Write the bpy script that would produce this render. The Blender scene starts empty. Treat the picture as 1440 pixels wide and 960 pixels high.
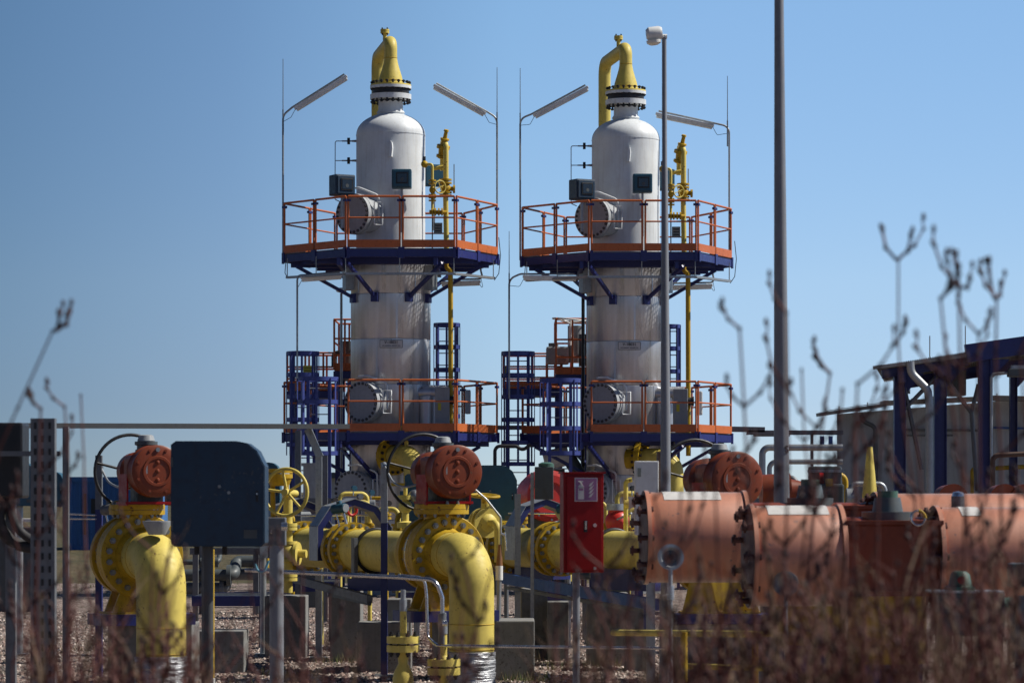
import bpy, bmesh, math, random
from mathutils import Vector, Matrix, Quaternion
random.seed(7)
S = bpy.context.scene
COL = S.collection
PI = math.pi
HC = 2.3            # camera height
FP = 4400.0         # focal length in photo pixels (1440 wide)
# ------------------------------------------------------------------ camera, sky, sun, exposure
cd = bpy.data.cameras.new('camera'); cam = bpy.data.objects.new('camera', cd); COL.objects.link(cam)
cam.location = (0, 0, HC); cam.rotation_euler = (PI/2, 0, 0)
cd.sensor_width = 36; cd.lens = FP/1440*36; cd.shift_y = 210/1440
cd.clip_start = 0.1; cd.clip_end = 6000
cd.dof.use_dof = True; cd.dof.focus_distance = 55; cd.dof.aperture_fstop = 5.4
S.camera = cam
SUN_EL = math.radians(47); SUN_AZ = math.radians(6)      # azimuth measured from +X towards +Y
w = bpy.data.worlds.new('World'); S.world = w; w.use_nodes = True
nt = w.node_tree; bg = nt.nodes['Background']
sky = nt.nodes.new('ShaderNodeTexSky'); sky.sky_type = 'NISHITA'; sky.sun_disc = False
sky.sun_elevation = SUN_EL; sky.sun_rotation = PI/2 - SUN_AZ
sky.altitude = 1500; sky.air_density = 0.7; sky.dust_density = 0.0; sky.ozone_density = 6.0
# clear spring air behind a polarising filter: the band near the horizon and the side away from the sun are held back. Overhead and rear sky is dimmed on purpose to cut fill
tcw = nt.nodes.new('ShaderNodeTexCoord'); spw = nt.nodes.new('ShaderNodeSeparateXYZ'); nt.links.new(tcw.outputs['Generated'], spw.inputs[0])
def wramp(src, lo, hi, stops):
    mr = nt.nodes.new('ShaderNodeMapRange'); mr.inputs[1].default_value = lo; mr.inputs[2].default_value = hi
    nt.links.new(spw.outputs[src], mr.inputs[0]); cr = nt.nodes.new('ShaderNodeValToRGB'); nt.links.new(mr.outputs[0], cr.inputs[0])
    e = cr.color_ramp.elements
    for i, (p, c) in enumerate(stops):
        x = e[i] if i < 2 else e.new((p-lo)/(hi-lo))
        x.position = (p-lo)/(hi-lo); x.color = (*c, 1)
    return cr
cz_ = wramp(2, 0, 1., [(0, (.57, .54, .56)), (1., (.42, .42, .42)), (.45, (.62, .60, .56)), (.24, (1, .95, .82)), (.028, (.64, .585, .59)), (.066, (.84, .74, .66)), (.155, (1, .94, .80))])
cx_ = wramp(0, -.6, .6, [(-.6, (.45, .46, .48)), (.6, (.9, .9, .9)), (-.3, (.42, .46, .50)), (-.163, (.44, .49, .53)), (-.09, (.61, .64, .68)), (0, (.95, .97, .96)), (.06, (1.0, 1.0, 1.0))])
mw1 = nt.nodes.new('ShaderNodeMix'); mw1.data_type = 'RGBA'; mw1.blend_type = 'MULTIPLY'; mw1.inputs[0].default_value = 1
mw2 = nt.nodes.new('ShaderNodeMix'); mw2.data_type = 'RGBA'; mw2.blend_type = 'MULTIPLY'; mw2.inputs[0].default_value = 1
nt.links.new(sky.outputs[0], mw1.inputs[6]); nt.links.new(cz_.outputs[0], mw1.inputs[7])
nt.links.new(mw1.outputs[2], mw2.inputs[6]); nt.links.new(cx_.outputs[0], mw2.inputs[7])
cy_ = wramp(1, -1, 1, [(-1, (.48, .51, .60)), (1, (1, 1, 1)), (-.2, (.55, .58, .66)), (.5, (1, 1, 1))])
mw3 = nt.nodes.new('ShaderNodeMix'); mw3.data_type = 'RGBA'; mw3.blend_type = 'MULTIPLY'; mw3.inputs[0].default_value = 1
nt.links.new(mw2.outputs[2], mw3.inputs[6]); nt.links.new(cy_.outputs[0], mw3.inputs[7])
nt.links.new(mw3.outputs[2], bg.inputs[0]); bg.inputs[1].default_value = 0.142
ld = bpy.data.lights.new('sun', 'SUN'); ld.energy = 4.1; ld.angle = math.radians(0.53); ld.color = (1, .95, .87)
sun = bpy.data.objects.new('sun', ld); COL.objects.link(sun)
sv = Vector((math.cos(SUN_EL)*math.cos(SUN_AZ), math.cos(SUN_EL)*math.sin(SUN_AZ), math.sin(SUN_EL)))
sun.rotation_euler = sv.to_track_quat('Z', 'Y').to_euler(); sun.location = sv*200
S.view_settings.view_transform = 'Standard'; S.view_settings.look = 'None'
S.view_settings.exposure = 0.43; S.view_settings.gamma = 1
S.render.engine = 'CYCLES'; S.render.resolution_x = 1024; S.render.resolution_y = 682

def P(px, py, Y):
    return Vector(((px-720)*Y/FP, Y, HC-(py-690)*Y/FP))
def V(*a): return Vector(a)

# ------------------------------------------------------------------ materials
M = {}
def paint(name, col, rough=.5, metal=0., dirt=.35, streak=.25, bump=.04, dcol=(.06, .045, .03), spec=.5, vary=.12, scale=1., chips=0., ccol=(.13, .05, .025)):
    m = bpy.data.materials.new(name); m.use_nodes = True; t = m.node_tree; N = t.nodes; L = t.links
    b = N['Principled BSDF']; b.inputs['Metallic'].default_value = metal
    b.inputs['Specular IOR Level'].default_value = spec
    tc = N.new('ShaderNodeTexCoord')
    def noise(sc, det, sx=1, sy=1, sz=1):
        mp = N.new('ShaderNodeMapping'); mp.inputs['Scale'].default_value = (sx, sy, sz)
        L.new(tc.outputs['Object'], mp.inputs[0])
        n = N.new('ShaderNodeTexNoise'); n.inputs['Scale'].default_value = sc*scale; n.inputs['Detail'].default_value = det
        n.inputs['Roughness'].default_value = .62
        L.new(mp.outputs[0], n.inputs[0]); return n
    def ramp(n, a, c):
        r = N.new('ShaderNodeMapRange'); r.inputs[1].default_value = a; r.inputs[2].default_value = c
        L.new(n.outputs[0], r.inputs[0]); return r
    big = noise(1.3, 5); fine = noise(14, 6); stk = noise(3, 4, 5, 5, .35)
    hs = N.new('ShaderNodeHueSaturation'); hs.inputs['Color'].default_value = (*col, 1)
    r0 = N.new('ShaderNodeMapRange'); r0.inputs[3].default_value = 1-vary; r0.inputs[4].default_value = 1+vary
    r0.inputs[1].default_value = .3; r0.inputs[2].default_value = .7
    L.new(big.outputs[0], r0.inputs[0]); L.new(r0.outputs[0], hs.inputs['Value'])
    mul = N.new('ShaderNodeMath'); mul.operation = 'MULTIPLY'; mul.inputs[1].default_value = dirt
    L.new(ramp(fine, .5, .8).outputs[0], mul.inputs[0])
    mul2 = N.new('ShaderNodeMath'); mul2.operation = 'MULTIPLY_ADD'; mul2.inputs[1].default_value = streak
    L.new(ramp(stk, .5, .75).outputs[0], mul2.inputs[0]); L.new(mul.outputs[0], mul2.inputs[2])
    mul2.use_clamp = True
    mx = N.new('ShaderNodeMix'); mx.data_type = 'RGBA'
    L.new(mul2.outputs[0], mx.inputs[0]); L.new(hs.outputs[0], mx.inputs[6]); mx.inputs[7].default_value = (*dcol, 1)
    if chips:
        c1 = noise(26, 3); c2 = noise(2.2, 3)
        cm = N.new('ShaderNodeMath'); cm.operation = 'MULTIPLY'; L.new(ramp(c1, .64-.04*chips, .68-.04*chips).outputs[0], cm.inputs[0]); L.new(ramp(c2, .5, .58).outputs[0], cm.inputs[1])
        mx2 = N.new('ShaderNodeMix'); mx2.data_type = 'RGBA'; L.new(cm.outputs[0], mx2.inputs[0]); L.new(mx.outputs[2], mx2.inputs[6]); mx2.inputs[7].default_value = (*ccol, 1); mx = mx2
    L.new(mx.outputs[2], b.inputs['Base Color'])
    rr = N.new('ShaderNodeMapRange'); rr.inputs[3].default_value = max(.05, rough-.1); rr.inputs[4].default_value = min(1, rough+.14)
    rr.inputs[1].default_value = .3; rr.inputs[2].default_value = .7
    L.new(fine.outputs[0], rr.inputs[0]); L.new(rr.outputs[0], b.inputs['Roughness'])
    if bump:
        bp = N.new('ShaderNodeBump'); bp.inputs['Strength'].default_value = bump; bp.inputs['Distance'].default_value = .02
        L.new(fine.outputs[0], bp.inputs['Height']); L.new(bp.outputs[0], b.inputs['Normal'])
    M[name] = m; return m
paint('yellow', (.66, .53, .12), .5, spec=.32, chips=.35, dirt=.22, streak=.18, dcol=(.13, .08, .02))
paint('yellow_deep', (.50, .32, .02), .48, spec=.3, chips=.7, dirt=.35, streak=.3, dcol=(.07, .04, .01))
paint('manhole_grey', (.36, .38, .40), .5, dirt=.2, streak=.2)
paint('white_paint', (.70, .735, .75), .5, dirt=.12, streak=.3, dcol=(.33, .28, .22), bump=.015)
paint('grey_paint', (.30, .32, .33), .5, dirt=.2, streak=.2)
paint('orange', (.50, .125, .03), .5, chips=.7, dirt=.2, streak=.15, dcol=(.12, .03, .02))
paint('blue', (.019, .027, .145), .42, dirt=.25, streak=.15, dcol=(.03, .03, .04))
paint('bright_blue', (.03, .10, .33), .45, dirt=.25, dcol=(.03, .03, .04))
paint('actuator', (.19, .037, .012), .45, spec=.35, chips=.6, dirt=.3, streak=.2, dcol=(.07, .025, .02))
paint('barrel', (.47, .15, .06), .55, dirt=.12, streak=.2, dcol=(.12, .03, .014), spec=.6, chips=.5, ccol=(.12, .05, .04))
_b = M['barrel'].node_tree.nodes['Principled BSDF']; _b.inputs['Coat Weight'].default_value = 1.; _b.inputs['Coat Roughness'].default_value = .52; _b.inputs['Coat IOR'].default_value = 1.8; _b.inputs['Sheen Weight'].default_value = 1.0; _b.inputs['Sheen Roughness'].default_value = .3; _b.inputs['Sheen Tint'].default_value = (1, .92, .68, 1)   # chalky weathered paint
paint('bolt_brown', (.07, .018, .012), .5, dirt=.3)
paint('red', (.27, .006, .007), .42, spec=.25, dirt=.15, streak=.1, dcol=(.05, .01, .01))
paint('red_bright', (.55, .03, .02), .4, dirt=.15)
paint('teal', (.02, .085, .13), .42, dirt=.25, streak=.22, dcol=(.015, .03, .04))
paint('teal_dark', (.009, .034, .068), .45, dirt=.45, chips=.7, ccol=(.06, .07, .08), streak=.2, dcol=(.02, .02, .03))
paint('black', (.012, .012, .013), .45, dirt=.2, dcol=(.05, .05, .05))
paint('rubber', (.02, .02, .022), .7, dirt=.1)
paint('bolt', (.28, .29, .29), .38, metal=.7, dirt=.4, dcol=(.08, .05, .03))
paint('bolt_dark', (.035, .036, .038), .5, metal=.4, dirt=.4, dcol=(.08, .04, .03))
paint('galv', (.36, .38, .39), .45, metal=.65, dirt=.35, streak=.35, dcol=(.12, .12, .12), scale=2)
paint('tray_dark', (.075, .08, .085), .55, metal=.3, dirt=.3)
paint('galv_dull', (.16, .17, .18), .55, metal=.4, dirt=.35, streak=.3, dcol=(.06, .05, .05))
paint('steel_bright', (.6, .61, .62), .25, metal=.95, dirt=.2, dcol=(.2, .2, .2))
paint('lamp_pole', (.22, .23, .25), .5, metal=.2, dirt=.25, streak=.4, dcol=(.12, .12, .12))
paint('plastic_white', (.76, .77, .75), .4, dirt=.2, streak=.2, dcol=(.25, .24, .2))
paint('diffuser', (.78, .78, .73), .25, dirt=.15, dcol=(.3, .28, .2))
paint('manhole_bolt', (.09, .092, .095), .5, metal=.3, dirt=.4)
paint('cage_blue', (.042, .062, .25), .42, dirt=.25, streak=.15, dcol=(.03, .03, .04))
paint('concrete', (.205, .205, .198), .85, chips=1.2, ccol=(.09, .085, .07), dirt=.5, streak=.4, dcol=(.11, .105, .09), bump=.3)
paint('brown', (.10, .055, .04), .7, dirt=.4)
paint('copper_pole', (.22, .10, .04), .5, dirt=.4)
paint('wall_grey', (.50, .52, .54), .8, dirt=.2, streak=.3, dcol=(.15, .15, .15))
paint('roof_metal', (.34, .33, .30), .5, metal=.2, dirt=.4, streak=.1)
paint('container_blue', (.03, .13, .34), .45, dirt=.2, dcol=(.02, .03, .06))
paint('shed_white', (.5, .5, .5), .7, dirt=.15)
paint('sign_mauve', (.30, .13, .26), .5, dirt=.05, bump=0)
paint('sign_white', (.6, .58, .55), .5, dirt=.05, bump=0)
paint('sign_yellow', (.55, .48, .03), .5, dirt=.1)
paint('sign_grey', (.30, .33, .28), .5, dirt=.2)
paint('ink', (.02, .02, .022), .6, dirt=0, bump=0)
paint('glass_dark', (.01, .014, .018), .08, dirt=0, bump=0, spec=.8)
paint('twig_red', (.125, .034, .026), .7, dirt=.5, dcol=(.03, .018, .016), bump=.2)
paint('twig_tan', (.20, .125, .075), .7, dirt=.5, dcol=(.06, .04, .03), bump=.2)
paint('bud', (.045, .02, .022), .7, dirt=.4)
paint('green_cap', (.05, .12, .09), .5, dirt=.3)
paint('cyan_cable', (.12, .38, .50), .5, dirt=.1)
paint('machine', (.07, .085, .09), .5, dirt=.4)

def insul():
    m = bpy.data.materials.new('cladding'); m.use_nodes = True; t = m.node_tree; N = t.nodes; L = t.links
    b = N['Principled BSDF']; b.inputs['Metallic'].default_value = .6
    tc = N.new('ShaderNodeTexCoord')
    def noise(sc, det, s):
        mp = N.new('ShaderNodeMapping'); mp.inputs['Scale'].default_value = s; L.new(tc.outputs['Object'], mp.inputs[0])
        n = N.new('ShaderNodeTexNoise'); n.inputs['Scale'].default_value = sc; n.inputs['Detail'].default_value = det
        L.new(mp.outputs[0], n.inputs[0]); return n
    a = noise(4, 5, (2.2, 2.2, .12)); c = noise(9, 5, (1, 1, 1)); d = noise(2.2, 2, (1.4, 1.4, .1))
    cr = N.new('ShaderNodeValToRGB'); e = cr.color_ramp.elements
    e[0].position = .32; e[0].color = (.54, .545, .56, 1); e[1].position = .68; e[1].color = (.74, .745, .76, 1)
    L.new(a.outputs[0], cr.inputs[0])
    mx = N.new('ShaderNodeMix'); mx.data_type = 'RGBA'; mx.blend_type = 'MULTIPLY'; mx.inputs[0].default_value = .18
    L.new(cr.outputs[0], mx.inputs[6]); L.new(c.outputs[0], mx.inputs[7]); L.new(mx.outputs[2], b.inputs['Base Color'])
    r = N.new('ShaderNodeMapRange'); r.inputs[1].default_value = .3; r.inputs[2].default_value = .7
    r.inputs[3].default_value = .24; r.inputs[4].default_value = .42; L.new(a.outputs[0], r.inputs[0]); L.new(r.outputs[0], b.inputs['Roughness'])
    bp = N.new('ShaderNodeBump'); bp.inputs['Strength'].default_value = .2; bp.inputs['Distance'].default_value = .05
    L.new(d.outputs[0], bp.inputs['Height']); L.new(bp.outputs[0], b.inputs['Normal'])
    M['cladding'] = m
insul()
def wrapm():
    m = bpy.data.materials.new('foil_wrap'); m.use_nodes = True; t = m.node_tree; N = t.nodes; L = t.links
    b = N['Principled BSDF']; b.inputs['Metallic'].default_value = .6; b.inputs['Base Color'].default_value = (.42, .43, .45, 1)
    b.inputs['Roughness'].default_value = .42
    tc = N.new('ShaderNodeTexCoord'); mp = N.new('ShaderNodeMapping'); mp.inputs['Scale'].default_value = (2, 2, 14)
    L.new(tc.outputs['Object'], mp.inputs[0]); n = N.new('ShaderNodeTexNoise'); n.inputs['Scale'].default_value = 2.5; n.inputs['Detail'].default_value = 5
    L.new(mp.outputs[0], n.inputs[0])
    bp = N.new('ShaderNodeBump'); bp.inputs['Strength'].default_value = .9; bp.inputs['Distance'].default_value = .05
    L.new(n.outputs[0], bp.inputs['Height']); L.new(bp.outputs[0], b.inputs['Normal'])
    M['foil_wrap'] = m
wrapm()
def groundm(name, kind):
    m = bpy.data.materials.new(name); m.use_nodes = True; t = m.node_tree; N = t.nodes; L = t.links
    b = N['Principled BSDF']; b.inputs['Roughness'].default_value = .95; b.inputs['Specular IOR Level'].default_value = .2
    tc = N.new('ShaderNodeTexCoord')
    def tex(kindn, sc):
        n = N.new(kindn); n.inputs['Scale'].default_value = sc; L.new(tc.outputs['Object'], n.inputs[0])
        if 'Noise' in kindn: n.inputs['Detail'].default_value = 6
        return n
    if kind == 'gravel':
        v1 = tex('ShaderNodeTexVoronoi', 22); v2 = tex('ShaderNodeTexVoronoi', 9)
        sep = N.new('ShaderNodeSeparateColor'); L.new(v1.outputs['Color'], sep.inputs[0])
        cr = N.new('ShaderNodeValToRGB'); e = cr.color_ramp.elements
        e[0].position = 0; e[0].color = (.05, .04, .035, 1); e[1].position = 1; e[1].color = (.62, .53, .46, 1)
        x = e.new(.45); x.color = (.19, .14, .12, 1); x = e.new(.75); x.color = (.34, .26, .225, 1)
        L.new(sep.outputs[0], cr.inputs[0])
        n = tex('ShaderNodeTexNoise', .8); n2 = tex('ShaderNodeTexNoise', 5)
        r = N.new('ShaderNodeMapRange'); r.inputs[1].default_value = .56; r.inputs[2].default_value = .66; L.new(n.outputs[0], r.inputs[0])
        r2 = N.new('ShaderNodeMapRange'); r2.inputs[1].default_value = .45; r2.inputs[2].default_value = .6; L.new(n2.outputs[0], r2.inputs[0])
        mm = N.new('ShaderNodeMath'); mm.operation = 'MULTIPLY'; L.new(r.outputs[0], mm.inputs[0]); L.new(r2.outputs[0], mm.inputs[1])
        mx = N.new('ShaderNodeMix'); mx.data_type = 'RGBA'; L.new(mm.outputs[0], mx.inputs[0]); L.new(cr.outputs[0], mx.inputs[6])
        mx.inputs[7].default_value = (.045, .055, .022, 1)
        L.new(mx.outputs[2], b.inputs['Base Color'])
        bp = N.new('ShaderNodeBump'); bp.inputs['Strength'].default_value = 1; bp.inputs['Distance'].default_value = .045; bp.invert = True
        L.new(v1.outputs['Distance'], bp.inputs['Height']); L.new(bp.outputs[0], b.inputs['Normal'])
    else:
        n = tex('ShaderNodeTexNoise', .12); n2 = tex('ShaderNodeTexNoise', 2.5)
        cr = N.new('ShaderNodeValToRGB'); e = cr.color_ramp.elements
        e[0].position = .35; e[0].color = (.035, .042, .018, 1); e[1].position = .68; e[1].color = (.13, .095, .055, 1)
        ad = N.new('ShaderNodeMath'); ad.operation = 'MULTIPLY_ADD'; ad.inputs[1].default_value = .5
        L.new(n2.outputs[0], ad.inputs[0])
        hf = N.new('ShaderNodeMath'); hf.operation = 'MULTIPLY'; hf.inputs[1].default_value = .5; L.new(n.outputs[0], hf.inputs[0])
        L.new(hf.outputs[0], ad.inputs[2]); L.new(ad.outputs[0], cr.inputs[0]); L.new(cr.outputs[0], b.inputs['Base Color'])
        bp = N.new('ShaderNodeBump'); bp.inputs['Strength'].default_value = 1; bp.inputs['Distance'].default_value = .3
        L.new(n2.outputs[0], bp.inputs['Height']); L.new(bp.outputs[0], b.inputs['Normal'])
    M[name] = m
groundm('gravel', 'gravel'); groundm('field', 'field')

# ------------------------------------------------------------------ mesh builder
def frame(a):
    a = Vector(a).normalized()
    h = Vector((0, 0, 1)) if abs(a.z) < .9 else Vector((1, 0, 0))
    u = h.cross(a).normalized(); v = a.cross(u).normalized()
    return a, u, v
class MB:
    def __init__(s, mat='galv'):
        s.v = []; s.f = []; s.mi = []; s.sm = []; s.mats = []; s.use(mat)
    def use(s, mat):
        if mat not in s.mats: s.mats.append(mat)
        s.cur = s.mats.index(mat); return s
    def add(s, vs, fs, smooth=False):
        o = len(s.v); s.v += [Vector(x) for x in vs]
        for f in fs:
            s.f.append([i+o for i in f]); s.mi.append(s.cur); s.sm.append(smooth)
        return s
    def box(s, c, size, rz=0, bev=0., R=None):
        bm = bmesh.new(); bmesh.ops.create_cube(bm, size=1); bmesh.ops.scale(bm, vec=size, verts=bm.verts)
        if bev: bmesh.ops.bevel(bm, geom=bm.edges[:], offset=bev, segments=2, affect='EDGES', profile=.6)
        R = R if R is not None else Matrix.Rotation(rz, 3, 'Z'); c = Vector(c)
        bm.verts.index_update(); vs = [R @ x.co + c for x in bm.verts]; fs = [[q.index for q in f.verts] for f in bm.faces]
        bm.free(); return s.add(vs, fs, False)
    def bx(s, x0, x1, y0, y1, z0, z1, bev=0.):
        return s.box(((x0+x1)/2, (y0+y1)/2, (z0+z1)/2), (abs(x1-x0), abs(y1-y0), abs(z1-z0)), 0, bev)
    def bar(s, p0, p1, w, h=None, up=(0, 0, 1)):
        h = h or w; p0 = Vector(p0); p1 = Vector(p1); a = (p1-p0); L = a.length; a.normalize(); up = Vector(up)
        if abs(a.dot(up)) > .95: up = Vector((0, 1, 0))
        u = up.cross(a).normalized(); v = a.cross(u)
        R = Matrix((a, u, v)).transposed()
        return s.box((p0+p1)/2, (L, w, h), R=R)
    def lathe(s, o, axis, prof, seg=24):
        a, u, v = frame(axis); o = Vector(o); n = len(prof); i = 0
        segs = []
        for k in range(n-1):
            segs.append((prof[k], prof[k+1]))
        def d(sg): return Vector((sg[1][0]-sg[0][0], sg[1][1]-sg[0][1]))
        rings = []; grp = []
        cur = [segs[0][0], segs[0][1]]
        for k in range(1, len(segs)):
            if d(segs[k-1]).length > 1e-9 and d(segs[k]).length > 1e-9 and d(segs[k-1]).angle(d(segs[k])) > .6:
                grp.append(cur); cur = [segs[k][0], segs[k][1]]
            else: cur.append(segs[k][1])
        grp.append(cur)
        for g in grp:
            vs = []; fs = []
            for (t, r) in g:
                for q in range(seg):
                    an = 2*PI*q/seg; vs.append(o+a*t+(u*math.cos(an)+v*math.sin(an))*r)
            for k in range(len(g)-1):
                for q in range(seg):
                    q2 = (q+1) % seg; fs.append([k*seg+q, k*seg+q2, (k+1)*seg+q2, (k+1)*seg+q])
            s.add(vs, fs, True)
        return s
    def cyl(s, p0, p1, r0, r1=None, seg=16):
        p0 = Vector(p0); p1 = Vector(p1); r1 = r0 if r1 is None else r1; L = (p1-p0).length
        return s.lathe(p0, p1-p0, [(0, 0.0), (0, r0), (L, r1), (L, 0.0)], seg)
    def tube(s, pts, r, seg=10, bend=0., caps=True):
        pts = [Vector(p) for p in pts]
        if bend and len(pts) > 2:
            out = [pts[0]]
            for i in range(1, len(pts)-1):
                a = (pts[i-1]-pts[i]); b = (pts[i+1]-pts[i]); la = a.length; lb = b.length; a.normalize(); b.normalize()
                ang = a.angle(b)
                if ang > 3.1: out.append(pts[i]); continue
                t = min(bend/math.tan(ang/2), la*.49, lb*.49); rr = t*math.tan(ang/2)
                c = pts[i]+(a+b).normalized()*(rr/math.sin(ang/2)); s0 = pts[i]+a*t-c; s1 = pts[i]+b*t-c
                n = max(3, int((PI-ang)/.2)+1)
                for k in range(n+1):
                    f = k/n; om = s0.angle(s1)
                    out.append(c+(s0*math.sin((1-f)*om)+s1*math.sin(f*om))/math.sin(om))
            out.append(pts[-1]); pts = out
        n = len(pts); rs = r if isinstance(r, (list, tuple)) else [r]*n
        if len(rs) != n: rs = [rs[0]+(rs[-1]-rs[0])*i/(n-1) for i in range(n)]
        tan = []
        for i in range(n):
            tn = (pts[min(i+1, n-1)]-pts[max(i-1, 0)]); tan.append(tn.normalized())
        a, u, v = frame(tan[0]); vs = []; fs = []
        for i in range(n):
            u = (u-tan[i]*u.dot(tan[i])).normalized(); v = tan[i].cross(u)
            for q in range(seg):
                an = 2*PI*q/seg; vs.append(pts[i]+(u*math.cos(an)+v*math.sin(an))*rs[i])
        for i in range(n-1):
            for q in range(seg):
                q2 = (q+1) % seg; fs.append([i*seg+q, i*seg+q2, (i+1)*seg+q2, (i+1)*seg+q])
        s.add(vs, fs, True)
        if caps:
            s.add(vs[:seg], [list(range(seg))[::-1]]); s.add(vs[-seg:], [list(range(seg))])
        return s
    def torus(s, c, axis, R, r, seg=32, rs=8, a0=0, a1=2*PI):
        a, u, v = frame(axis); c = Vector(c); pts = []
        full = abs(a1-a0-2*PI) < 1e-6
        for k in range(seg+(0 if full else 1)):
            an = a0+(a1-a0)*k/seg; pts.append((c+(u*math.cos(an)+v*math.sin(an))*R, (u*math.cos(an)+v*math.sin(an))))
        vs = []
        for p, rad in pts:
            for q in range(rs):
                b = 2*PI*q/rs; vs.append(p+rad*math.cos(b)*r+a*math.sin(b)*r)
        fs = []; n = len(pts)
        for k in range(n if full else n-1):
            for q in range(rs):
                q2 = (q+1) % rs; k2 = (k+1) % n; fs.append([k*rs+q, k*rs+q2, k2*rs+q2, k2*rs+q])
        return s.add(vs, fs, True)
    def prism(s, poly, o, u, v, n):       # polygon in (u, v), extruded by vector n
        o = Vector(o); u = Vector(u); v = Vector(v); n = Vector(n); k = len(poly)
        a = [o+u*p[0]+v*p[1] for p in poly]; b = [x+n for x in a]
        fs = [list(range(k))[::-1], list(range(k, 2*k))]+[[i, (i+1) % k, k+(i+1) % k, k+i] for i in range(k)]
        return s.add(a+b, fs)
    def bolts(s, c, axis, R, n, r, L, off=0.):
        a, u, v = frame(axis); c = Vector(c)
        for k in range(n):
            an = 2*PI*(k+.5+off)/n; p = c+(u*math.cos(an)+v*math.sin(an))*R
            s.lathe(p-a*L/2, a, [(0, 0), (0, r*.6), (L*.08, r*.6), (L*.08, r), (L*.2, r), (L*.2, r*.5), (L*.8, r*.5), (L*.8, r), (L*.92, r), (L*.92, r*.6), (L, r*.6), (L, 0)], 6)
        return s
    def ball(s, c, r, sz=1., seg=16, axis=(0, 0, 1), n=8):
        return s.lathe(c, axis, [(-math.cos(PI*k/n)*r*sz, max(1e-4, math.sin(PI*k/n)*r)) for k in range(n+1)], seg)
    def build(s, name, parent=None, label=None, cat=None, group=None, kind=None):
        me = bpy.data.meshes.new(name)
        if parent is None:
            xs = [p.x for p in s.v]; ys = [p.y for p in s.v]; zs = [p.z for p in s.v]
            o = Vector(((min(xs)+max(xs))/2, (min(ys)+max(ys))/2, min(zs)))
        else:
            o = Vector(); q = parent
            while q: o = o+q.location; q = q.parent
        me.from_pydata([tuple(p-o) for p in s.v], [], s.f)
        for k in s.mats: me.materials.append(M[k])
        me.polygons.foreach_set('material_index', s.mi); me.polygons.foreach_set('use_smooth', s.sm); me.update()
        ob = bpy.data.objects.new(name, me); COL.objects.link(ob)
        if parent is None: ob.location = o
        else: ob.parent = parent
        tag(ob, label, cat, group, kind); return ob
def tag(o, label=None, cat=None, group=None, kind=None):
    if label: o['label'] = label
    if cat: o['category'] = cat
    if group: o['group'] = group
    if kind: o['kind'] = kind
def thing(name, label, cat, loc=(0, 0, 0), group=None):
    o = bpy.data.objects.new(name, None); COL.objects.link(o); o.location = loc; o.empty_display_size = .2
    tag(o, label, cat, group); return o
def text_mesh(mb, txt, o, u, v, size, depth=.004):
    cu = bpy.data.curves.new('lettering', 'FONT'); cu.body = txt; cu.size = size; cu.align_x = 'CENTER'; cu.align_y = 'CENTER'; cu.extrude = depth/2
    cu.offset = size*.012
    ob = bpy.data.objects.new('lettering', cu); COL.objects.link(ob)
    bpy.context.view_layer.update()
    me = bpy.data.meshes.new_from_object(ob.evaluated_get(bpy.context.evaluated_depsgraph_get()))
    u = Vector(u).normalized(); v = Vector(v).normalized(); n = u.cross(v); o = Vector(o)
    mb.add([o+u*p.co.x+v*p.co.y+n*p.co.z for p in me.vertices], [list(p.vertices) for p in me.polygons])
    bpy.data.objects.remove(ob); bpy.data.curves.remove(cu); bpy.data.meshes.remove(me)

# ------------------------------------------------------------------ ground
g = MB('field'); g.add([(-2500, -40, -.004), (2500, -40, -.004), (2500, 5000, -.004), (-2500, 5000, -.004)], [[0, 1, 2, 3]]); o = g.build('ground', kind='structure')
g = MB('gravel'); g.add([(-30, 12, .0), (60, 12, .0), (60, 78, .0), (-30, 78, .0)], [[0, 1, 2, 3]]); g.build('gravel_yard', kind='structure')

# ------------------------------------------------------------------ separation columns
YT = 70.; k70 = YT/FP
def zc(py): return HC-(py-690)*k70
def xc(px): return (px-549.5)*k70          # offset from the axis of the first column
def zf(py, Y=67.8): return HC-(py-690)*Y/FP
OCT = [(-.87, -2.2), (1.5, -2.2), (2.39, -.1), (1.6, 2.0), (-1.35, 2.0), (-2.36, -.5)]

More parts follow.
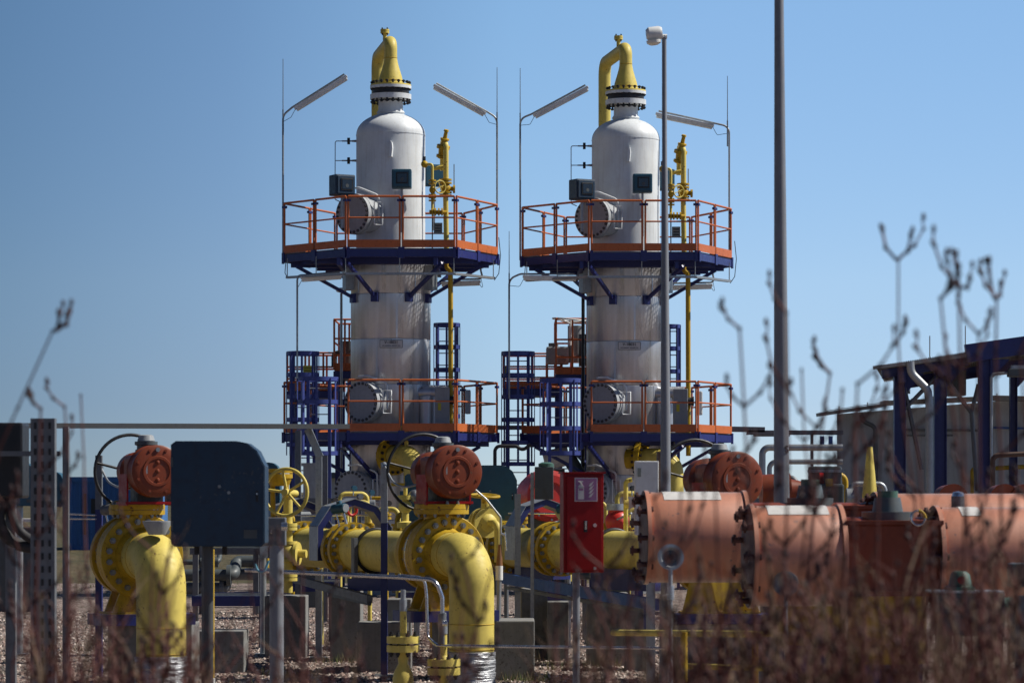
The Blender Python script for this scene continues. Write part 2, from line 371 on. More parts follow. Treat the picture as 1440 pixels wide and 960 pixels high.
def platform(cx, cy, ztop, words, ladder_gap=False, lower=False):
    """deck whose rail top is at ztop, around the column at cx, cy"""
    zd = ztop-1.12
    r = thing('access_platform', words, 'platform', (cx, cy, zd-.3), 'access platforms round the columns')
    pts = [V(cx+a, cy+b, 0) for a, b in OCT]; n = len(pts); rc = .93
    # grating with bearing bars
    m = MB('galv_dull')
    y = -2.17
    def xr(yy):
        xs = []
        for i in range(n):
            (ax, ay), (bx_, by) = OCT[i], OCT[(i+1) % n]
            if (ay-yy)*(by-yy) < 0: xs.append(ax+(bx_-ax)*(yy-ay)/(by-ay))
        return (min(xs), max(xs)) if len(xs) > 1 else None
    while y < 1.98:
        q = xr(y)
        if q:
            parts = [q] if abs(y) > rc else [(q[0], -math.sqrt(rc*rc-y*y)), (math.sqrt(rc*rc-y*y), q[1])]
            for a, b in parts: m.bx(cx+a, cx+b, cy+y-.006, cy+y+.006, zd-.035, zd)
        y += .045
    for i in range(-22, 24):
        x = i*.1
        ys = []
        for j in range(n):
            (ax, ay), (bx_, by) = OCT[j], OCT[(j+1) % n]
            if (ax-x)*(bx_-x) < 0: ys.append(ay+(by-ay)*(x-ax)/(bx_-ax))
        if len(ys) < 2: continue
        a, b = min(ys), max(ys)
        parts = [(a, b)] if abs(x) > rc else [(a, -math.sqrt(rc*rc-x*x)), (math.sqrt(rc*rc-x*x), b)]
        for a, b in parts: m.bx(cx+x-.004, cx+x+.004, cy+a, cy+b, zd-.02, zd-.003)
    m.build('deck', r)
    # perimeter beam
    m = MB('blue')
    for i in range(n):
        a, b = pts[i], pts[(i+1) % n]
        m.bar(a+V(0, 0, zd-.11), b+V(0, 0, zd-.11), .06, .16)
    m.build('fascia', r)
    m = MB('blue')
    for yy in (-1.25, -.98, .98, 1.4):
        q = xr(yy)
        m.bx(cx+q[0]+.05, cx+q[1]-.05, cy+yy-.04, cy+yy+.04, zd-.27, zd-.12)
    for xx in (-1.05, 1.05):
        m.bx(cx+xx-.04, cx+xx+.04, cy-2.1, cy+1.9, zd-.36, zd-.2)
    m.bx(cx-2.2, cx-.95, cy-.5, cy-.42, zd-.3, zd-.14); m.bx(cx+.95, cx+2.2, cy-.4, cy-.32, zd-.3, zd-.14)
    m.build('under_beams', r)
    # braces to the column
    for (a, b, c) in ((-.87, -1.9, -20), (1.2, -1.9, 28), (-2.05, -.8, -62), (2.0, -.6, 66), (1.3, 1.7, 140), (-1.2, 1.7, 220)):
        an = math.radians(c); e = V(cx+math.sin(an)*.9, cy-math.cos(an)*.9, zd-.98)
        m = MB('blue'); m.bar(V(cx+a, cy+b, zd-.3), e, .07, .07); m.box(e, (.16, .16, .2), rz=an); m.build('brace', r)
    # rail panels: posts, top rail, knee rail, toe board
    def panel(a, b, skip_mid=False):
        a = Vector(a); b = Vector(b); d = (b-a).normalized(); a2 = a+d*.035; b2 = b-d*.035
        p = MB('orange')
        p.tube([a2+V(0, 0, zd-.14), a2+V(0, 0, ztop)], .022, 8); p.tube([b2+V(0, 0, zd-.14), b2+V(0, 0, ztop)], .022, 8)
        p.tube([a2+V(0, 0, ztop), b2+V(0, 0, ztop)], .024, 8); p.tube([a2+V(0, 0, ztop-.46), b2+V(0, 0, ztop-.46)], .018, 8)
        L = (b2-a2).length
        ob = p.build('railing', r)
        t = MB('orange'); nn = Vector((d.y, -d.x, 0)); t.bar(a2+V(0, 0, zd+.095)+nn*.02, b2+V(0, 0, zd+.095)+nn*.02, .008, .17); t.build('toe_board', ob)
        for q in (a2, b2): c = MB('blue'); c.box(q+V(0, 0, ztop-.085), (.12, .06, .05), rz=math.atan2(d.y, d.x)); c.build('clamp', ob); c = MB('blue'); c.box(q+V(0, 0, zd-.1)+nn*.035, (.07, .03, .24), rz=math.atan2(d.y, d.x)); c.build('post_shoe', ob)
    for i in range(n):
        a, b = pts[i], pts[(i+1) % n]
        if lower and i == 5: 
            q = a.lerp(b, .42); panel(a, q); continue
        panel(a, a.lerp(b, .5)); panel(a.lerp(b, .5), b)
    return r, zd

def column(idx, cx, cy, plate):
    Z0 = 0
    first = idx == 0
    nm = 'left' if first else 'right'
    C = thing('gas_column', f'tall white and steel-clad gas column with tag plate {plate}, the {nm} of the two', 'column', (cx, cy, 0), 'tall gas separator columns')
    A = V(cx, cy, 0)
    def A_(px, py): return V(cx+xc(px), cy, zc(py))
    R = 48.5*k70; RI = 56*k70
    # white shell with elliptical head
    prof = [(zc(392), 0), (zc(392), R)]
    prof += [(zc(190), R)]
    for k in range(1, 11):
        a = k/10*1.2; prof.append((zc(190)+30.8*k70*math.sin(a), R*math.cos(a)))
    prof += [(zc(159), 20*k70), (zc(155), 17.3*k70), (zc(143), 17.3*k70)]
    m = MB('white_paint'); m.lathe(A, (0, 0, 1), prof, 64)
    m.lathe(A, (0, 0, 1), [(zc(191.6), R), (zc(191.6), R+.006), (zc(190.2), R+.006), (zc(190.2), R)], 64)
    m.build('vessel_shell', C)
    # cladding
    m = MB('cladding'); zs = [zc(p) for p in (372, 415, 478, 541, 604, 667, 730, 800)]
    for a, b in zip(zs[:-1], zs[1:]):
        m.lathe(A, (0, 0, 1), [(a, RI-.01), (a-.012, RI+.004), (b+.006, RI), (b, RI-.004)], 64)
    m.lathe(A, (0, 0, 1), [(zs[0], RI-.01), (zs[0], R)], 64)
    for k in range(6):
        for j in range(4):
            an = 2*PI*(j/4+.11+.17*k); r_ = RI+.003
            m.box((cx+math.cos(an)*r_, cy+math.sin(an)*r_, (zs[k]+zs[k+1])/2), (.01, .03, zs[k]-zs[k+1]-.02), rz=an)
    m.build('cladding', C)
    m = MB('grey_paint'); m.lathe(A, (0, 0, 1), [(0, .95), (0.1, .95), (.1, .78), (zc(800)+.02, .78)], 48); m.build('skirt', C)
    # brackets boxes in the cladding under the upper platform
    m = MB('galv')
    for an in (-72, 68, 180): 
        a = math.radians(an); m.box((cx+math.sin(a)*.93, cy-math.cos(a)*.93, zc(392)), (.28, .3, .55), rz=a)
    m.build('support_cover', C)
    # neck flange pair
    m = MB('white_paint'); m.lathe(A, (0, 0, 1), [(zc(140.3), .2), (zc(140.3), 29*k70), (zc(133.3), 29*k70), (zc(133.3), .2)], 40); 
    m.use('bolt_dark').lathe(A, (0, 0, 1), [(zc(132.5), 26*k70), (zc(126), 26*k70)], 40); m.bolts(V(cx, cy, zc(139.5)), (0, 0, 1), 26.3*k70, 20, .045, .2)
    m.build('neck_flange', C)
    # lifting lug, rust stain
    m = MB('white_paint'); c = V(cx+.09, cy-R, 0)
    m.prism([(-.03, zc(226)), (.0, zc(204)), (.035, zc(206)), (.05, zc(214)), (.04, zc(220)), (.03, zc(226))], (cx+.02, cy-R-.12, 0), (0, 1, 0) if 0 else (1, 0, 0), (0, 0, 1), (.02, .14, 0))
    m.build('lifting_lug', C)
    # manholes (upper, middle, lower) facing the camera, a little to the left
    d = V(-.56, -.83, 0).normalized()
    def manhole(px, py, rr=28, L=.62, lab=None):
        rad = rr*k70*.98
        zz = zc(py); fc = A_(px, py)+V(0, -1.15, 0); fc.z = zz
        m = MB('manhole_grey')
        o = fc; back = -d
        m.lathe(o, back, [(0, 0), (0, rad*.8), (0, rad), (.11, rad)], 40); m.lathe(o, back, [(.11, rad*.7), (.125, rad*.7)], 30)
        m.lathe(o, back, [(.125, rad*.7), (.125, rad), (.22, rad), (.22, rad*.82), (.9, rad*.82)], 40)
        m.use('manhole_bolt').bolts(o+back*.115, d, rad*.9, 24, .036, .3)
        mh = m.build('manhole', C)
        h = MB('white_paint')   # davit and handle
        s = V(.83, -.56, 0)
        e = o+back*.35+s*rad*1.02
        h.tube([e+V(0, 0, -.15), e+V(0, 0, rad*.9), o+back*.12+V(0, 0, rad*1.28)+s*.1, o+back*.1+V(0, 0, rad*1.25)-s*.15], .022, 8, bend=.12)
        e2 = o+s*rad*1.15+back*.25
        h.tube([e2+V(-.08, -.05, -.25), e2+V(-.08, -.05, .25), e2+V(.1, .03, .25), e2+V(.1, .03, -.25), e2+V(-.08, -.05, -.25)], .016, 6)
        h.build('davit_arm', mh)
    manhole(499, 307, 29)
    manhole(511, 567, 29)
    manhole(497, 690, 29, lab=1)
    # nameplate
    m = MB('sign_white'); zpl = zc(486); yp = cy-RI-.035; px0 = xc(552.5)
    m.box((cx+px0, yp, zpl), (.5, .012, .17)); m.use('ink')
    for q in (-.085, .085): m.box((cx+px0, yp-.008, zpl+q), (.5, .004, .008))
    for q in (-.25, .25): m.box((cx+px0+q, yp-.008, zpl), (.008, .004, .17))
    text_mesh(m, plate, (cx+px0, yp-.01, zpl+.032), (1, 0, 0), (0, 0, 1), .088)
    xx = -.2
    for wd in (.05, .13, .13, .05): m.box((cx+px0+xx+wd/2, yp-.008, zpl-.04), (wd, .004, .014)); xx += wd+.013
    m.build('name_plate', C)
    # small sample nozzles with tubing on the left
    for py in (198.5, 226):
        m = MB('grey_paint'); z = zc(py); m.cyl((cx-R+.02, cy, z), (cx-R-.1, cy, z), .03, .02, 10)
        m.use('bolt_dark').cyl((cx-R-.14, cy, z), (cx-R-.2, cy, z), .075, seg=12); m.use('galv').cyl((cx-R-.1, cy, z), (cx-R-.32, cy, z), .016, seg=8)
        m.build('sample_nozzle', C)
    m = MB('galv'); m.tube([(cx-R-.3, cy, zc(198.5)), (cx-R-.47, cy, zc(198.5)), (cx-R-.47, cy-.1, zc(281)), (cx-R-.35, cy-.2, zc(285))], .011, 6, bend=.04)
    m.tube([(cx-R-.3, cy, zc(226)), (cx-R-.46, cy, zc(226))], .011, 6); m.build('sample_tube', C)
    # side nozzle covers on lower right
    m = MB('cladding'); m.lathe((cx+.55, cy-.45, zc(553)), (1, -.15, 0), [(0, .17), (.75, .17), (.75, 0)], 24); m.lathe((cx+.86, cy-.5, zc(565)), (0, 0, 1), [(-.72, .24), (0.1, .22), (.2, .1)], 24); m.build('nozzle_cladding', C)
    # bottom yellow nozzle, flange and elbow
    G = thing('bottom_outlet_pipe', f'yellow flanged outlet pipe low on the {nm} column, bending down', 'pipe', (cx, cy-1.2, 0), 'yellow outlet pipes low on the columns')
    fx = 553 if first else 565.5
    f = V(cx+xc(fx), cy-1.1, zc(642 if first else 645)); dd = V(.62, -.78, 0).normalized() if first else V(.93, -.36, 0).normalized()
    m = MB('yellow_deep'); m.lathe(f-dd*.28, dd, [(0, .22), (.28, .22), (.28, .42), (.4, .42), (.4, .25)], 32); m.use('bolt_dark').bolts(f+dd*.06, dd, .36, 16, .036, .26); m.build('flange', G)
    m = MB('yellow'); e = f+dd*(.85 if first else .8); m.tube([f+dd*.05, e, e+V(0, 0, -2.2)], .235, 28, bend=.34); m.build('elbow', G)
    q = f+dd*(.55 if first else .62); m = MB('yellow'); m.cyl(q+V(0, 0, .1), q+V(0, 0, .55), .045, seg=10); m.cyl(q+V(0, 0, .55), q+V(0, 0, .6), .125, seg=20); m.cyl(q+V(0, 0, .615), q+V(0, 0, .665), .125, seg=20)
    m.use('bolt_dark').bolts(q+V(0, 0, .607), (0, 0, 1), .1, 6, .016, .15); m.build('vent_stub', G)
    # ---- top outlet pipe
    T = thing('top_outlet_pipe', f'thick yellow swan-neck pipe with bell reducer over the {nm} column', 'pipe', (cx, cy, zc(124)), 'yellow swan-neck pipes on top of the columns')
    m = MB('white_paint'); m.lathe(A, (0, 0, 1), [(zc(125.5), .2), (zc(125.5), 29*k70), (zc(121.6), 29*k70)], 40)
    m.use('yellow').lathe(A, (0, 0, 1), [(zc(121.6), 29*k70), (zc(119.5), 28.6*k70), (zc(119.5), .2)], 40); m.use('bolt_dark').bolts(V(cx, cy, zc(121)), (0, 0, 1), 26.3*k70, 20, .045, .2)
    m.use('bolt_dark').lathe(A, (0, 0, 1), [(zc(127.5), .3), (zc(127.5), 25.5*k70), (zc(125.6), 25.5*k70)], 40)
    m.build('flange', T)
    m = MB('yellow'); m.lathe(A, (0, 0, 1), [(zc(119.5), 18*k70), (zc(114), 17*k70), (zc(108), 15.7*k70), (zc(100), 13.2*k70), (zc(91), 10.6*k70), (zc(84), 9.2*k70), (zc(82), 9*k70)], 36)
    m.use('yellow_deep').torus((cx, cy, zc(82)), (0, 0, 1), 9*k70, .008, 32, 6); m.torus((cx, cy, zc(114)), (0, 0, 1), 17*k70, .008, 32, 6)
    m.build('reducer', T)
    zt = zc(58.5); bx_, by_ = cx-.405, cy+2.6
    m = MB('yellow'); m.tube([(cx, cy, zc(82)), (cx, cy, zt), (bx_, by_, zt), (bx_, by_, .0)], 9*k70, 28, bend=.3); m.build('bend', T)
    q = V(cx-.15, cy+.45, 0); m = MB('yellow'); m.cyl(q+V(0, 0, zt), q+V(0, 0, zc(43)), .045, seg=12); m.cyl(q+V(0, 0, zc(43)), q+V(0, 0, zc(40.4)), .1, seg=20); m.cyl(q+V(0, 0, zc(40)), q+V(0, 0, zc(37.5)), .1, seg=20)
    m.use('bolt_dark').bolts(q+V(0, 0, zc(40.2)), (0, 0, 1), .08, 4, .02, .16); m.build('vent_valve', T)
    # ---- platforms
    up, zd = platform(cx, cy, zf(276), f'upper orange-railed platform of the {nm} column, over dark blue beams')
    lo, zd2 = platform(cx, cy, zf(534), f'lower orange-railed platform of the {nm} column, beside its caged ladder', lower=True)
    # cable tray hung below the upper platform
    tr = thing('cable_tray', f'thin grey cable tray hung under the upper platform of the {nm} column', 'cable tray', (cx, cy, zd-.6), 'cable trays hung under platforms')
    m = MB('galv'); zz = zd-.55
    pl = [V(cx-2.25, cy-.9, zz), V(cx-.9, cy-2.1, zz), V(cx+1.45, cy-2.1, zz), V(cx+2.3, cy-.7, zz)]
    for a, b in zip(pl[:-1], pl[1:]): m.bar(a, b, .1, .05)
    m.build('tray', tr); m = MB('galv')
    for p in (pl[0], pl[1], pl[0].lerp(pl[1], .5), pl[1].lerp(pl[2], .5), pl[2], pl[3]): m.cyl(p, p+V(0, 0, .42), .012, seg=6)
    m.build('hanger', tr)
    # cables looping at the tray ends
    m = MB('rubber'); e = pl[3]+V(.02, 0, 0); m.tube([e+V(0, 0, -.05), e+V(.1, -.02, .1), e+V(.14, 0, .5), e+V(.1, 0, .9)], .009, 6); e = pl[0]; m.tube([e+V(0, 0, 0), e+V(-.05, -.02, .1), e+V(-.02, 0, .5)], .009, 6); m.build('cable', tr)
    return C
T1 = (-2.713, 70.); T2 = (2.582, 71.)
column(0, *T1, 'V-18021')
column(1, *T2, 'V-18031')

# ------------------------------------------------------------------ platform equipment
def instrument_box(c, w_, h_, d_, label, rz=0, window=True, mat='teal', post=None):
    r = thing('instrument_box', label, 'instrument box', (0, 0, 0), 'blue instrument boxes on the upper platforms')
    m = MB(mat); m.box((0, 0, 0), (w_, d_, h_), bev=.03); m.build('housing', r)
    m = MB(mat); m.box((0, -d_/2-.02, 0), (w_*.86, .03, h_*.84), bev=.01); dr_ = m.build('door', r)
    if window:
        m = MB('black'); m.box((w_*.03, -d_/2-.04, .01), (w_*.6, .02, h_*.58), bev=.008); m.use('glass_dark'); m.box((w_*.03, -d_/2-.052, .01), (w_*.48, .006, h_*.44)); m.use('machine'); m.cyl((w_*.03, -d_/2-.056, -.02), (w_*.03, -d_/2-.06, -.02), .04, seg=14); m.build('window', dr_)
    if post:
        m = MB('galv'); m.box((0, 0, -h_/2-post/2), (.05, .05, post)); m.build('post', r)
    r.location = c; r.rotation_euler.z = rz
    return r
for i, (cx, cy) in enumerate((T1, T2)):
    dx = cx-T1[0]; dy = cy-T1[1]; sd = ('left', 'right')[i]
    def Q(px, py, Y): p = P(px, py, Y); return V(p.x+dx, p.y+dy, p.z)
    instrument_box(Q(565, 252, 68.3), .43, .42, .3, f'blue box with dark window before the white shell of the {sd} column', 0, True, 'teal', .95)
    instrument_box(Q(481, 261, 68.8), .48, .46, .36, f'dark blue box beside the sample tubing left of the {sd} column shell', .5, True, 'teal_dark', .7)
    instrument_box(Q(610, 247, 71.5), .5, .5, .2, f'blue box behind the yellow relief riser of the {sd} column', .3, False, 'teal', 1.0)
    # relief riser
    R_ = thing('relief_riser', f'slim yellow vent riser with valves on the upper platform of the {sd} column', 'pipe', Q(627, 620, 69), 'yellow vent risers')
    Yr = 69.0; r = .062
    m = MB('yellow'); m.tube([Q(627, 272, Yr), Q(627, 203, Yr), Q(622.5, 196, Yr+.3), Q(622.5, 240, Yr+.35)], r, 14, bend=.1); m.build('riser_top', R_)
    m = MB('yellow'); m.tube([Q(628, 362, Yr), Q(626.5, 266, Yr)], r*.95, 14); m.build('riser', R_)
    m = MB('yellow_deep'); m.tube([Q(634, 640, Yr), Q(633.5, 380, Yr), Q(628, 376, Yr), Q(628, 362, Yr)], r*.9, 14, bend=.08); m.build('lower_riser', R_)
    m = MB('yellow_deep')
    for py, rr in ((254, .14), (258.5, .14), (272, .14), (276, .14)): q = Q(626.5, py, Yr); m.cyl(q, q+V(0, 0, .035), rr, seg=18)
    m.ball(Q(626.5, 265, Yr), .12, 1, 16); m.cyl(Q(626, 265, Yr), Q(640, 266, Yr), .05, seg=10); m.cyl(Q(637, 266, Yr), Q(640, 266, Yr), .09, seg=12)
    m.build('valve_body', R_)
    m = MB('yellow_deep'); m.lathe(Q(623.5, 206, Yr+.1), (.2, -.3, 1), [(-.28, .06), (-.25, .12), (-.2, .12), (-.2, .08), (-.05, .1), (-.05, .15), (.02, .15), (.02, .08), (.14, .06), (.14, .1), (.18, .1), (.18, .05), (.34, .04), (.34, .06), (.38, .05), (.38, 0)], 14); m.build('relief_valve', R_)
    m = MB('yellow'); c = Q(619, 263, Yr-.25); m.torus(c, (.55, -.83, 0), .14, .016, 24, 6)
    for a in range(4): m.cyl(c, c+V(math.cos(a*PI/2+.4)*.83, math.cos(a*PI/2+.4)*.55, math.sin(a*PI/2+.4))*.14, .009, seg=5)
    m.cyl(c, Q(626, 264, Yr), .015, seg=6); m.build('handwheel', R_)
    m = MB('yellow'); m.tube([Q(596, 231, Yr-.1), Q(608, 231, Yr-.2), Q(608, 254, Yr-.2), Q(608, 300, Yr-.2)], .03, 10, bend=.06); m.tube([Q(608, 237.5, Yr+.1), Q(627, 234, Yr+.1)], .045, 10)
    m.use('yellow_deep')
    for py in (255, 259, 275, 279, 283): q = Q(608, py, Yr-.2); m.cyl(q, q+V(0, 0, .03), .085, seg=14)
    m.ball(Q(608, 267, Yr-.2), .07, 1.2, 12); q = Q(597, 231, Yr-.1); m.ball(q, .08, 1, 12); m.build('bypass_line', R_)
    m = MB('yellow_deep')
    for px in (607, 611, 616, 620.5): q = Q(px, 298, Yr-.2); m.cyl(q, q+V(.035, 0, 0), .085, seg=14)
    m.cyl(Q(604, 298, Yr-.2), Q(628, 299, Yr-.1), .045, seg=10); m.build('drain_valve', R_)
    m = MB('bolt_dark'); q = Q(596.5, 226, Yr-.1); m.cyl(q, q+V(0, 0, .09), .035, seg=8); m.cyl(Q(608, 300, Yr-.2), Q(608, 350, Yr-.2), .015, seg=6); m.build('impulse_tube', R_)
    # sign board
    s = MB('sign_grey'); q = Q(616, 321, 68.9); s.box(q, (.19, .015, .24)); s.use('ink')
    for k in (-.06, 0, .06): s.box(q+V(0, -.01, k), (.13, .004, .02))
    s.build('notice_board', label=f'small grey notice board on the upper rail of the {sd} column', cat='sign', group='notice boards on the upper rails')
    # thin whip antenna (small rod)
    m = MB('galv_dull'); m.cyl(Q(638.5, 268, 70), Q(638.5, 231, 70), .012, seg=6)
    m.build('short_rod', label=f'short thin grey rod right of the vent riser on the {sd} column', cat='rod', group='short rods beside the risers')

def lamp_arm(base_px, y_bot, y_bend, lamp0, lamp1, rod_top, Y, label, Ylamp=None, rod_px=None, name='platform_lamp'):
    """pole that bends over and carries a long tube lamp; a thin lightning rod goes on from it"""
    Yl = Ylamp or Y
    b0 = P(base_px, y_bot, Y)
    r = thing(name, label, 'lamp', b0, 'tube lamps on bent poles')
    a0 = P(lamp0[0], lamp0[1], Yl); a1 = P(lamp1[0], lamp1[1], Yl); d = (a1-a0).normalized()
    up = V(0, 0, 1)
    pt = P(base_px, y_bend, Y)
    m = MB('galv'); m.tube([b0, pt, a0-d*.05+up*.06, a0.lerp(a1, .95)+up*.075], .022, 10, bend=.22); m.build('pole', r)
    side = V(0, 1, 0); nrm = d.cross(side); 
    if nrm.z < 0: nrm = -nrm
    m = MB('plastic_white'); R = Matrix((d, side, nrm)).transposed()
    m.box((a0+a1)/2, ((a1-a0).length, .15, .06), R=R, bev=.012); lu = m.build('luminaire', r)
    m = MB('diffuser'); m.box((a0+a1)/2-nrm*.055, ((a1-a0).length*.96, .125, .06), R=R, bev=.02); m.build('diffuser', lu)
    m = MB('rubber'); e = a0+d*.05; m.tube([e, e+V((-1 if d.x > 0 else 1)*.12, 0, -.22), V(pt.x, pt.y, pt.z-.15)], .006, 5, bend=.05); m.build('cable', r)
    if rod_top is not None:
        m = MB('galv_dull'); x = (rod_px or base_px); m.cyl(P(x, y_bend+28, Y-.03), P(x, y_bend-8, Y-.03), .017, seg=6); m.cyl(P(x, y_bend-6, Y-.03), P(x, rod_top, Y-.03), .011, .007, seg=6); m.build('lightning_rod', r)
    return r
lamp_arm(398, 366, 162, (414, 153), (488, 107), 83, 69.6, 'bent pole lamp and tall rod on the left side of the left column')
lamp_arm(699, 366, 166, (683, 160), (610, 120), 95, 69.9, 'bent pole lamp sloping up leftwards from the right side of the left column')
lamp_arm(731.5, 366, 167, (750, 163), (827, 122.5), 96, 70.6, 'bent pole lamp with rod rising from the left side of the right column')
lamp_arm(1025.5, 372, 178, (1004, 177), (922, 160), 107, 70.9, 'bent pole lamp crossing behind the street lamp mast', rod_px=1023)
lamp_arm(418, 560, 393, (423, 391), (481, 387), None, 68.8, 'horizontal tube lamp under the upper platform, above the left ladder cage')
lamp_arm(676, 372, 380, (676, 396), (620, 398), None, 70.6, 'horizontal tube lamp under the upper platform right of the left column')
lamp_arm(716, 560, 392, (735, 389), (812, 390), 325, 69.6, 'tube lamp and rod under the upper platform, left of the right column')
lamp_arm(1002, 374, 384, (1002, 401), (944, 403), None, 71.6, 'horizontal tube lamp under the upper platform right of the right column')

# thin dark drop pipe left of right column, small siren pole left of left column
m = MB('black'); m.cyl(P(820, 400, 72.2), P(820, 545, 72.2), .04, seg=8); m.cyl(P(820, 545, 72.2), P(820, 834, 72.2), .04, seg=8); m.build('drop_pipe', label='thin black drop pipe close to the left flank of the right column', cat='pipe')
r = thing('siren_post', 'thin grey post with a round white siren left of the left column', 'siren', P(480, 834, 72.5))
m = MB('galv'); m.cyl(P(480, 834, 72.5), P(480, 412, 72.5), .03, seg=8); m.build('post', r); m = MB('plastic_white'); m.lathe(P(480, 410, 72.5), (0, 0, 1), [(-.02, .06), (0, .12), (.06, .12), (.09, .05), (.09, 0)], 16); m.build('siren', r)

# ------------------------------------------------------------------ ladders with cages
def cage(px0, px1, ytop, ybot, hoops, Y, label, legs_to=834, mat='cage_blue', ladder_front=True):
    c0 = P((px0+px1)/2, ybot, Y); rad = (px1-px0)/2*Y/FP
    r = thing('caged_ladder', label, 'ladder', V(c0.x, c0.y, 0), 'caged ladders of the columns')
    for h in hoops:
        m = MB(mat); z = P(0, h, Y).z; m.lathe(V(c0.x, c0.y, z), (0, 0, 1), [(-.045, rad), (.045, rad), (.045, rad-.012), (-.045, rad-.012), (-.045, rad)], 28); m.build('hoop', r)
    zt = P(0, ytop, Y).z; zb = P(0, ybot, Y).z
    for a in (10, 50, 90, 130, 170, 215, 325):
        an = math.radians(a); m = MB(mat); m.bar((c0.x+math.cos(an)*rad, c0.y-math.sin(an)*rad, zb), (c0.x+math.cos(an)*rad, c0.y-math.sin(an)*rad, zt), .05, .012, up=(math.cos(an), math.sin(an), 0)); m.build('cage_bar', r)
    zl = P(0, legs_to, Y).z; yy = c0.y+rad*.75
    for s in (-1, 1):
        m = MB(mat); m.box((c0.x+s*.23, yy, (zl+zt)/2), (.07, .1, zt-zl)); m.build('rail', r)
    z = max(zl, 0)+.2
    while z < zt-.1: m = MB('galv'); m.cyl((c0.x-.23, yy, z), (c0.x+.23, yy, z), .014, seg=6); m.build('rung', r); z += .28
    return r
cage(403, 449, 495, 640, (497, 527, 558, 590, 625), 69.2, 'caged blue ladder farthest left, beside the left column')
cage(418, 476, 532, 640, (533, 565, 601, 637), 67.0, 'nearer blue ladder cage joined to the lower platform of the left column')
cage(610, 647, 455, 620, (457, 488, 520, 552, 585, 612), 73, 'blue ladder cage behind the right flank of the left column')
cage(705, 752, 496, 655, (497, 528, 558, 590, 622, 652), 70.6, 'caged blue ladder standing between the two columns')
cage(759, 817, 534, 640, (535, 568, 602, 637), 68.2, 'nearer blue ladder cage at the lower platform of the right column')
cage(925, 957, 457, 620, (459, 490, 522, 554, 586), 74, 'blue ladder cage behind the right flank of the right column')

# orange stair landing behind
def landing(px0, px1, zpy, railpy, Y, depth, label):
    a = P(px0, zpy, Y); b = P(px1, zpy, Y); zt = P(0, railpy, Y).z; zz = a.z
    r = thing('service_landing', label, 'platform', V((a.x+b.x)/2, Y, 0), 'orange service landings behind the columns')
    m = MB('orange'); m.bx(a.x, b.x, Y, Y+depth, zz-.02, zz+.16); m.build('toe_board', r)
    m = MB('blue'); m.bx(a.x-.02, b.x+.02, Y-.02, Y+depth+.02, zz-.2, zz-.03); m.build('deck', r)
    m = MB('orange'); n = max(3, int((b.x-a.x)/.35)+1)
    for yy in (Y, Y+depth):
        for i in range(n): x = a.x+(b.x-a.x)*i/(n-1); m.tube([(x, yy, zz), (x, yy, zt)], .025, 8)
        for f in (1, .62, .3): z = zz+(zt-zz)*f; m.tube([(a.x, yy, z), (b.x, yy, z)], .022, 8)
    for x in (a.x, b.x):
        for f in (1, .55): z = zz+(zt-zz)*f; m.tube([(x, Y, z), (x, Y+depth, z)], .022, 8)
    m.build('railing', r)
    for x in (a.x+.1, b.x-.1):
        for yy in (Y+.1, Y+depth-.1): m = MB('blue'); m.bx(x-.05, x+.05, yy-.05, yy+.05, 0, zz-.2); m.build('leg', r)
    return r
landing(470, 500, 520, 449, 73.5, 2.0, 'tall orange-railed landing hugging the back left of the left column')
landing(404, 480, 548, 496, 74.5, 1.4, 'long orange landing behind the ladder cages of the left column')
landing(782, 828, 525, 448, 74.5, 2.0, 'tall orange-railed landing at the back left of the right column')
landing(708, 790, 545, 497, 75.5, 1.4, 'long orange landing behind the ladder cages of the right column')
# machinery on landings
r = thing('white_ring_wheel', 'flat white valve wheel above the tall landing of the right column', 'valve wheel', P(802, 470, 74.8))
m = MB('plastic_white'); c = P(802, 450, 74.8); m.torus(c, (.1, 0, 1), .42, .022, 32, 6); m.build('wheel', r)
m = MB('plastic_white')
for a in range(3): m.cyl(c+V(0, 0, -.08), c+V(math.cos(a*2.1)*.42, math.sin(a*2.1)*.42, 0), .014, seg=5)
m.cyl(c+V(0, 0, -.6), c, .03, seg=8); m.build('stem', r)
r = thing('drive_unit', 'pale grey valve drive on the landing left of the right column', 'valve drive', P(784, 510, 75.2))
m = MB('grey_paint'); q = P(784, 500, 75.2); m.box(q, (.55, .5, .42), bev=.05); m.build('housing', r); m = MB('galv_dull'); m.cyl(q+V(-.1, 0, .2), q+V(-.1, 0, .3), .12, seg=14); m.cyl(q+V(.1, -.3, -.1), q+V(.1, -.4, -.1), .1, seg=14); m.build('cap', r)
r = thing('drive_cylinder', 'upright grey cylinder within the tall landing of the right column', 'cylinder', P(812, 520, 75.4))
m = MB('grey_paint'); m.cyl(P(810, 510, 75.4), P(810, 458, 75.4), .2, seg=20); m.build('barrel', r); m = MB('black'); m.cyl(P(822, 515, 75), P(822, 470, 75), .14, seg=16); m.build('motor', r)
r = thing('drive_cylinder', 'dark motor within the tall landing of the left column', 'cylinder', P(490, 520, 74.4))
m = MB('machine'); m.cyl(P(489, 512, 74.4), P(489, 480, 74.4), .2, seg=20); m.build('barrel', r); m = MB('black'); m.tube([P(470, 515, 74), P(470, 498, 74), P(478, 496, 74)], .07, 10, bend=.1); m.build('hose', r)
s = MB('sign_yellow'); q = P(434, 519, 69); s.box(q, (.24, .012, .16)); s.use('ink')
for k in (-.03, .03): s.box(q+V(0, -.008, k), (.19, .003, .012))
s.build('warning_sign', label='small yellow sign seen through the far left ladder cage', cat='sign')
s = MB('sign_yellow'); q = P(712, 520, 71.2); s.box(q, (.1, .012, .16)); s.build('warning_sign', label='small yellow sign seen through the cage between the columns', cat='sign')
